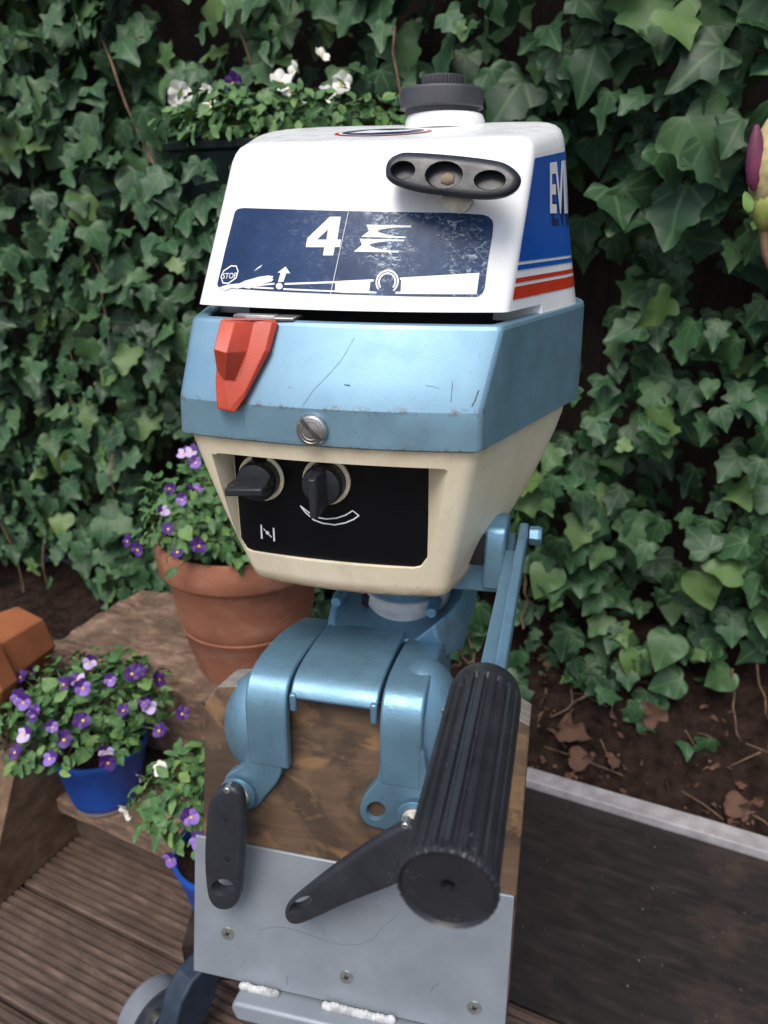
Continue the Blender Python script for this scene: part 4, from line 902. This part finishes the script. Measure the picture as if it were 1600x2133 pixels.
while N < 7000:
    a = rnd.uniform(-2.25, .85); z = rnd.uniform(.05, 1.85)
    if z < zlow(a)+rnd.gauss(0, .045): continue
    cl = noise.noise(Vector((a*5.5, z*5.5, 9)))+.5*noise.noise(Vector((a*13, z*13, 2)))
    lay = rnd.random(); dep = lay**1.3*.20
    if cl < -.36 and lay < .8: continue
    if cl < -.14 and rnd.random() < .4: continue
    s = rnd.choice((.030,.040,.048,.055,.061,.068))*rnd.uniform(.85,1.15)
    big_ = max(0, min(1, (z-.75)/.5))*max(0, min(1, (a+.6)/.5)); s *= 1+.5*big_*(rnd.random() < .5)
    if a < -.9: s *= 1.12
    t = min(1, max(0, rnd.gauss(.42, .20)+(.4 if rnd.random() < .06 else 0)))
    kind = rnd.choice(('ivy','ivy','ivy2','ivy2','ivy3'))
    items.append((kind, place(a, z, dep, s, t), t, dep, (a, z))); N += 1
for (a, z, s, k) in ((-.10,.13,.045,'ivy2'),(.0,.09,.05,'ivy'),(.03,.10,.045,'ivy2'),(.16,.15,.06,'ivy3'),(.20,.14,.055,'ivy3'),(-.14,.16,.05,'ivy')):
    items.append((k, place(a, z, -.01, s, .5), .5, -.05, (a, z)))
for i in range(46):
    a = rnd.uniform(-.86, -.60); z = rnd.uniform(.90, 1.03); k = rnd.choice(('ivy','ivy2','ivy3')); m = place(a, z, 0, rnd.uniform(.035,.055), .4); m.translation = Wp(a, .975-.02*rnd.random(), z+.02); items.append((k, m, rnd.uniform(.1,.5), .0, (a, z)))
fw = Vector((0, math.cos(R(21)), -math.sin(R(21))))
def score(it):
    d = it[1].translation-CAMP; zc = d.dot(fw)
    if zc < .2: return -1
    x, y = d.x/zc*1600, (d.dot(Vector((0, math.sin(R(21)), math.cos(R(21))))))/zc*1600
    if abs(x) > 820 or abs(y) > 1090: return -1
    if -420 < x < 400 and -1066 < y < 800: return -.5
    return it[1].to_scale().x/zc*(1-it[3]*6)
order = sorted(items, key=score, reverse=True)
LM = {(k, i): leafmesh(k, .12+.13*i+(.1 if i == 5 else 0), IVY, w_) for k in ('ivy','ivy2','ivy3') for i, w_ in zip(range(6), (0,.25,-.25,.4,-.35,.15))}
inv = ivy.matrix_world.inverted()
for kind, m, t, *_ in order[:300]:
    o = bpy.data.objects.new('leaf', LM[(kind, min(5, int(t*6.5)))]); COL.objects.link(o); o.parent = ivy; o.matrix_local = inv @ m
o = joined('foliage', [(k, inv @ m, t) for k, m, t, *_ in order[300:]], IVY, ivy); o['kind'] = 'stuff'
bm = bmesh.new()
for i in range(46):
    a = rnd.uniform(-2.1, .75); z = rnd.uniform(.25, 1.8); pts = []
    b_ = surf(a, z)-.01+rnd.uniform(0, .08)
    L = rnd.uniform(.10, .28); dx = rnd.uniform(-.4, .4)
    for k in range(7): pts.append(inv @ Wp(a+dx*L*k/6+rnd.gauss(0, .004), b_+.01*math.sin(k+i), z-L*k/6))
    tube(bm, pts, [.0012+.0016*rnd.random()]*7, 6)
for i in range(34):   # bare roots and runners that reach down to the soil
    a = rnd.uniform(-.55, .45); z = zlow(a)+rnd.uniform(.02, .12); b0 = surf(a, z)+rnd.uniform(-.01,.05); pts = []; dx = rnd.uniform(-.06,.06)
    for k in range(8): pts.append(inv @ Wp(a+dx*k/7+rnd.gauss(0, .003), lerp(b0, b0-rnd.uniform(-.02,.03), k/7), lerp(z, .012+.05*rnd.random()*0+max(0, (b0-1.19))*1.2, k/7)))
    tube(bm, pts, [.0022*(1-.08*k) for k in range(8)], 6)
o = bmo('runner_stems', bm, STEM, ivy, 60); o['kind'] = 'stuff'
# dead leaves on the soil
lit = []
for i in range(420):
    a = rnd.uniform(-.68, .8); t = rnd.random()**1.4; p = Wp(a, 1.175+.16*t, .006+.34*(.16*t/.24)**1.15); lit.append((rnd.choice(('viola','ivy3','ivy2')), facing((0,0,1), (rnd.uniform(-1,1),rnd.uniform(-1,1),.2), p, rnd.choice((.006,.009,.014,.020)), rnd, .5), rnd.random()))
o = joined('leaf_litter', lit, DEADL); tag(o, 'crumbled brown leaf litter scattered over the dark soil bank', kind='stuff')
bm = bmesh.new()
for i in range(70):
    a = rnd.uniform(-.68, .7); t = rnd.random(); p = Wp(a, 1.18+.14*t, .34*(.14*t/.24)**1.15+.012); d = Vector((rnd.gauss(0,1), rnd.gauss(0,1), rnd.gauss(0,.35)))*rnd.uniform(.01,.035)
    tube(bm, [p-d, p+Vector((0,0,.003)), p+d], [.0009,.0013,.0007], 5)
tag(bmo('fallen_twigs', bm, STEM, None, 60), 'fine dry twigs lying on the dark soil bank', kind='stuff')
def deadleaf(a, z, b_, s, lab):
    me = bpy.data.meshes.new('dead_leaf'); V, Fc, U = GEO[rnd.choice(('ivy2','ivy3'))]
    V = [(x, y, z_*2.2+.12*math.sin(x*11+a*50)) for x, y, z_ in V]; me.from_pydata(V, [], Fc); me.materials.append(DEADL); finish(me, 60)
    o = bpy.data.objects.new('dead_leaf', me); COL.objects.link(o); o.matrix_world = facing((0,-.6,.8), (rnd.uniform(-1,1),-.3,.2), Wp(a, b_, z), s, rnd, .4); tag(o, lab, 'dead leaf', 'dead leaves on the soil bank')
for a, z, b_, s, lab in ((.075,.045,1.19,.045,'crinkled orange dead leaf on the soil at the far right'),(-.215,.085,1.21,.06,'brown dead leaf on the soil just right of the stand'),(-.19,.045,1.19,.045,'small reddish dead leaf lowest on the soil beside the stand'),(-.05,.15,1.21,.045,'tan withered leaf hanging beneath the right-hand ivy'),(-.11,.05,1.19,.03,'small curled dead leaf halfway along the grey edging')): deadleaf(a, z, b_, s, lab)

# ---------------------------------------------------------------- violas
def petal(c, ang, ln, wd_, tilt=.2):
    """rounded petal; returns verts of a fan"""
    V = [(0,0,0)]; n = 9
    for k in range(n):
        t = -1+2*k/(n-1); x = wd_*math.sin(t*1.35)*.5; y = ln*(.30+.70*math.cos(t*1.45)); V.append((x, y, .12*ln*math.cos(t*3)+tilt*y))
    m = Matrix.Rotation(ang, 3, 'Z'); return [m @ Vector(v)+Vector(c) for v in V]
def flower_mesh(cu_, cl, name='flower'):
    V, Fc, MI = [], [], []
    for ang, ln, wd_, mi, z in ((R(28),.55,.62,0,-.03),(R(-28),.55,.62,0,-.05),(R(95),.48,.5,1,0),(R(-95),.48,.5,1,.01),(R(180),.52,.72,1,.04)):
        p = petal((0,0,z), ang, ln, wd_); k = len(V); V += p
        for i in range(1, len(p)-1): Fc.append((k, k+i, k+i+1)); MI.append(mi)
    k = len(V); V += [Vector((.09*math.cos(q*1.0472), .09*math.sin(q*1.0472)-.05, .09)) for q in range(6)]; Fc.append(tuple(range(k, k+6))); MI.append(2)
    me = bpy.data.meshes.new(name); me.from_pydata([tuple(v) for v in V], [], Fc)
    for m in (cu_, cl, YEL): me.materials.append(m)
    me.polygons.foreach_set('material_index', MI); me.polygons.foreach_set('use_smooth', [True]*len(Fc)); return me
FM = {'purple': flower_mesh(PUR, LAV), 'dark': flower_mesh(PUR, PUR), 'white': flower_mesh(WPET, WPET), 'bicolour': flower_mesh(PUR, PALE)}
def viola(loc, rx, rz, nleaf, flowers, lab, seed, drop=.3, ry=None, fs=.026, petals=('purple','dark','purple','dark','dark','bicolour'), lsz=(.016,.026), grp='violas in pots', shift=(0,0,0)):
    rn = random.Random(seed); root = empty('viola_plant', loc, 0, label=lab, cat='viola', group=grp); it = []; bm = bmesh.new(); ry = ry or rx
    def shell(f=None, lo=-.25):
        while True:
            d = Vector((rn.gauss(0,1), rn.gauss(0,1), rn.gauss(.35,.8))).normalized()
            if d.z > lo: break
        r = f or rn.uniform(.35, 1)**.6; rr = r*(1+.22*noise.noise(d*2.5+Vector((seed,0,0))))
        return d, Vector((d.x*rx*rr, d.y*ry*rr, d.z*rz*rr+(0 if d.z > 0 else 0)))+Vector(shift)
    for i in range(nleaf):
        d, p = shell(lo=-drop); s = rn.uniform(*lsz)
        it.append(('viola' if rn.random() < .75 else 'ivy3', facing(d+Vector((0,-.2,.5)), d+Vector((0,0,-.1)), p, s, rn, .45), min(1, max(0, rn.gauss(.5, .22)))))
        if i % 6 == 0: tube(bm, [Vector((p.x*.15, p.y*.15, -rz*.1)), Vector((p.x*.6, p.y*.6, p.z*.6)), p], [.0014,.0011,.0008], 5)
    o = joined('foliage', it, VLEAF, root); o['kind'] = 'stuff'; o = bmo('stems', bm, GSTEM, root, 60); o['kind'] = 'stuff'
    fl_ = bmesh.new(); fbase = []
    for i in range(flowers):
        d, p = shell(1.04, -drop*.8)
        if d.y > .35: d.y *= -1; p.y *= -1
        o = bpy.data.objects.new('flower', FM[rn.choice(petals)]); COL.objects.link(o); o.parent = root
        q = Vector((p.x*.35, p.y*.35, -rz*.1)); tube(fl_, [q, q.lerp(p, .6)+Vector((0,0,.006)), p+Vector((0,.002,-.001))], [.0011,.0009,.0007], 5)
        fd = (d*.6+Vector((0,-.8,.25))); o.matrix_local = facing(fd, (rn.uniform(-.3,.3),0,1), p, fs*rn.uniform(.8,1.15), rn, .35)
    if flowers: o = bmo('flower_stalks', fl_, GSTEM, root, 60); o['kind'] = 'stuff'
    else: fl_.free()
    return root
viola(tuple(tp+Vector((-.02,-.01,.255))), .140, .125, 700, 24, 'viola with purple flowers filling the big terracotta pot', 21, .05, None, .022)
viola(tuple(p1+Vector((-.015,-.0,.150))), .128, .085, 560, 30, 'viola with purple and lavender flowers spilling over the left blue pot', 22, .02, None, .023)
viola((p2.x-.035, p2.y+.02, .235), .09, .07, 340, 6, 'light green viola with few flowers in the half hidden blue pot', 23, .1, None, .022, ('purple','bicolour','white'))
# hanging planter high in the ivy
pc_ = Wp(-.70, 1.05, .955); pln = empty('hanging_planter', pc_, RZ, label='dark plastic trough hung in the ivy above the motor on the left', cat='planter')
V, Fc = loft([[(-x, -y, z), (x, -y, z), (x, y, z), (-x, y, z)] for x, y, z in ((.115,.055,.045),(.125,.062,.105),(.130,.066,.106),(.130,.066,.118),(.120,.058,.118),(.118,.056,.09))]); o = mk('trough', V, Fc, PLANTER, pln, 30); bev(o, .003)
mk('soil', [(-.117,-.055,.10),(.117,-.055,.10),(.117,.055,.10),(-.117,.055,.10)], [(0,1,2,3)], SOIL, pln, 0)
viola(tuple(Wp(-.65, 1.05, 1.092)), .19, .055, 520, 0, 'viola with white and purple flowers in the hanging trough', 31, .3, .05, .03)
vp = bpy.data.objects[[o.name for o in bpy.data.objects if o.get('label', '').startswith('viola with white')][0]]
for (x, y, z), k, s in [((-0.3093,1.3215,1.1477),0.0,0.04),((-0.2729,1.332,1.1472),0.0,0.03),((-0.2654,1.3154,1.132),0.0,0.026),((-0.2308,1.338,1.163),2.0,0.034),((-0.2156,1.2947,1.1339),1.0,0.044),((-0.1573,1.3154,1.1597),0.0,0.04),((-0.1386,1.3439,1.1782),0.0,0.034),((-0.1414,1.3107,1.1475),0.0,0.028),((-0.1128,1.2922,1.1272),0.0,0.032),((-0.0862,1.2968,1.1393),0.0,0.032),((-0.0638,1.3154,1.1597),0.0,0.036),((-0.0983,1.3872,1.2074),0.0,0.032),((-0.2804,1.2565,1.0902),2.0,0.034),((-0.214,1.2578,1.0935),2.0,0.02),((-0.3217,1.3162,1.1341),0.0,0.024)]:
    o = bpy.data.objects.new('flower', FM[('white','purple','dark')[int(k)]]); COL.objects.link(o); o.parent = vp
    o.matrix_local = Matrix.Translation(-vp.location) @ facing((rnd.uniform(-.5,.5),-1,.15), (rnd.uniform(-.3,.3),0,1), (x,y,z), s*.88, rnd, .42)

# ---------------------------------------------------------------- magnolia bud at the right edge
mc = Vector([0.3564,0.7885,1.0151])
mag = empty('magnolia_twig', mc, 0, label='magnolia bud with one purple petal on a twig at the right edge', cat='twig'); mag.scale = (1.0, 1.0, .92)
MC = basic('cream_bud_scale', (.50,.42,.20), .7, var=.2, vscale=90, bump=.5, bscale=500); MG = basic('green_bud_base', (.30,.34,.08), .6, var=.2); MP = basic('purple_bud_petal', (.16,.03,.075), .5, var=.2)
def ovoid(name, prof, mat, off, sc=(1,1), rot=0, ripple=.0008):
    V, Fc = lathe(prof, 28, lambda k, n, r, z: ripple*math.sin(k*3.1+z*300), 'Z'); V = [(x*sc[0], y*sc[1], z) for x, y, z in V]; o = mk(name, V, Fc, mat, mag, 60); o.location = off; o.rotation_euler = (0, rot, 0); return o
ovoid('bud_scale', [(.004,-.045),(.010,-.036),(.0155,-.022),(.018,-.005),(.0165,.012),(.011,.028),(.005,.040),(.001,.046)], MC, (.004,0,0), (1,1), -.10)
ovoid('purple_petal', [(.002,-.026),(.007,-.018),(.0085,-.002),(.008,.012),(.005,.026),(.002,.035)], MP, (-.0115,-.006,.002), (1,.8), -.12, .0003)
ovoid('bud_base', [(.003,-.062),(.008,-.055),(.012,-.045),(.013,-.036),(.010,-.028),(.004,-.022)], MG, (.008,-.002,0), (1,1), 0, .001)
for x, r in ((-.012, -.5), (.016, .35)):
    o = bpy.data.objects.new('leaf', leafmesh('viola', .95, VLEAF)); COL.objects.link(o); o.parent = mag; o.matrix_local = Matrix.Translation((x, -.012, -.045)) @ Euler((R(80), r*.5, 0)).to_matrix().to_4x4() @ Matrix.Scale(.022, 4)
bm = bmesh.new(); tube(bm, [(.008,0,-.055),(.015,.002,-.085),(.04,.01,-.12),(.09,.02,-.16),(.2,.05,-.22)], [.004,.0035,.004,.0045,.005], 10); bmo('twig', bm, basic('twig_bark', (.28,.17,.10), .8), mag, 60)
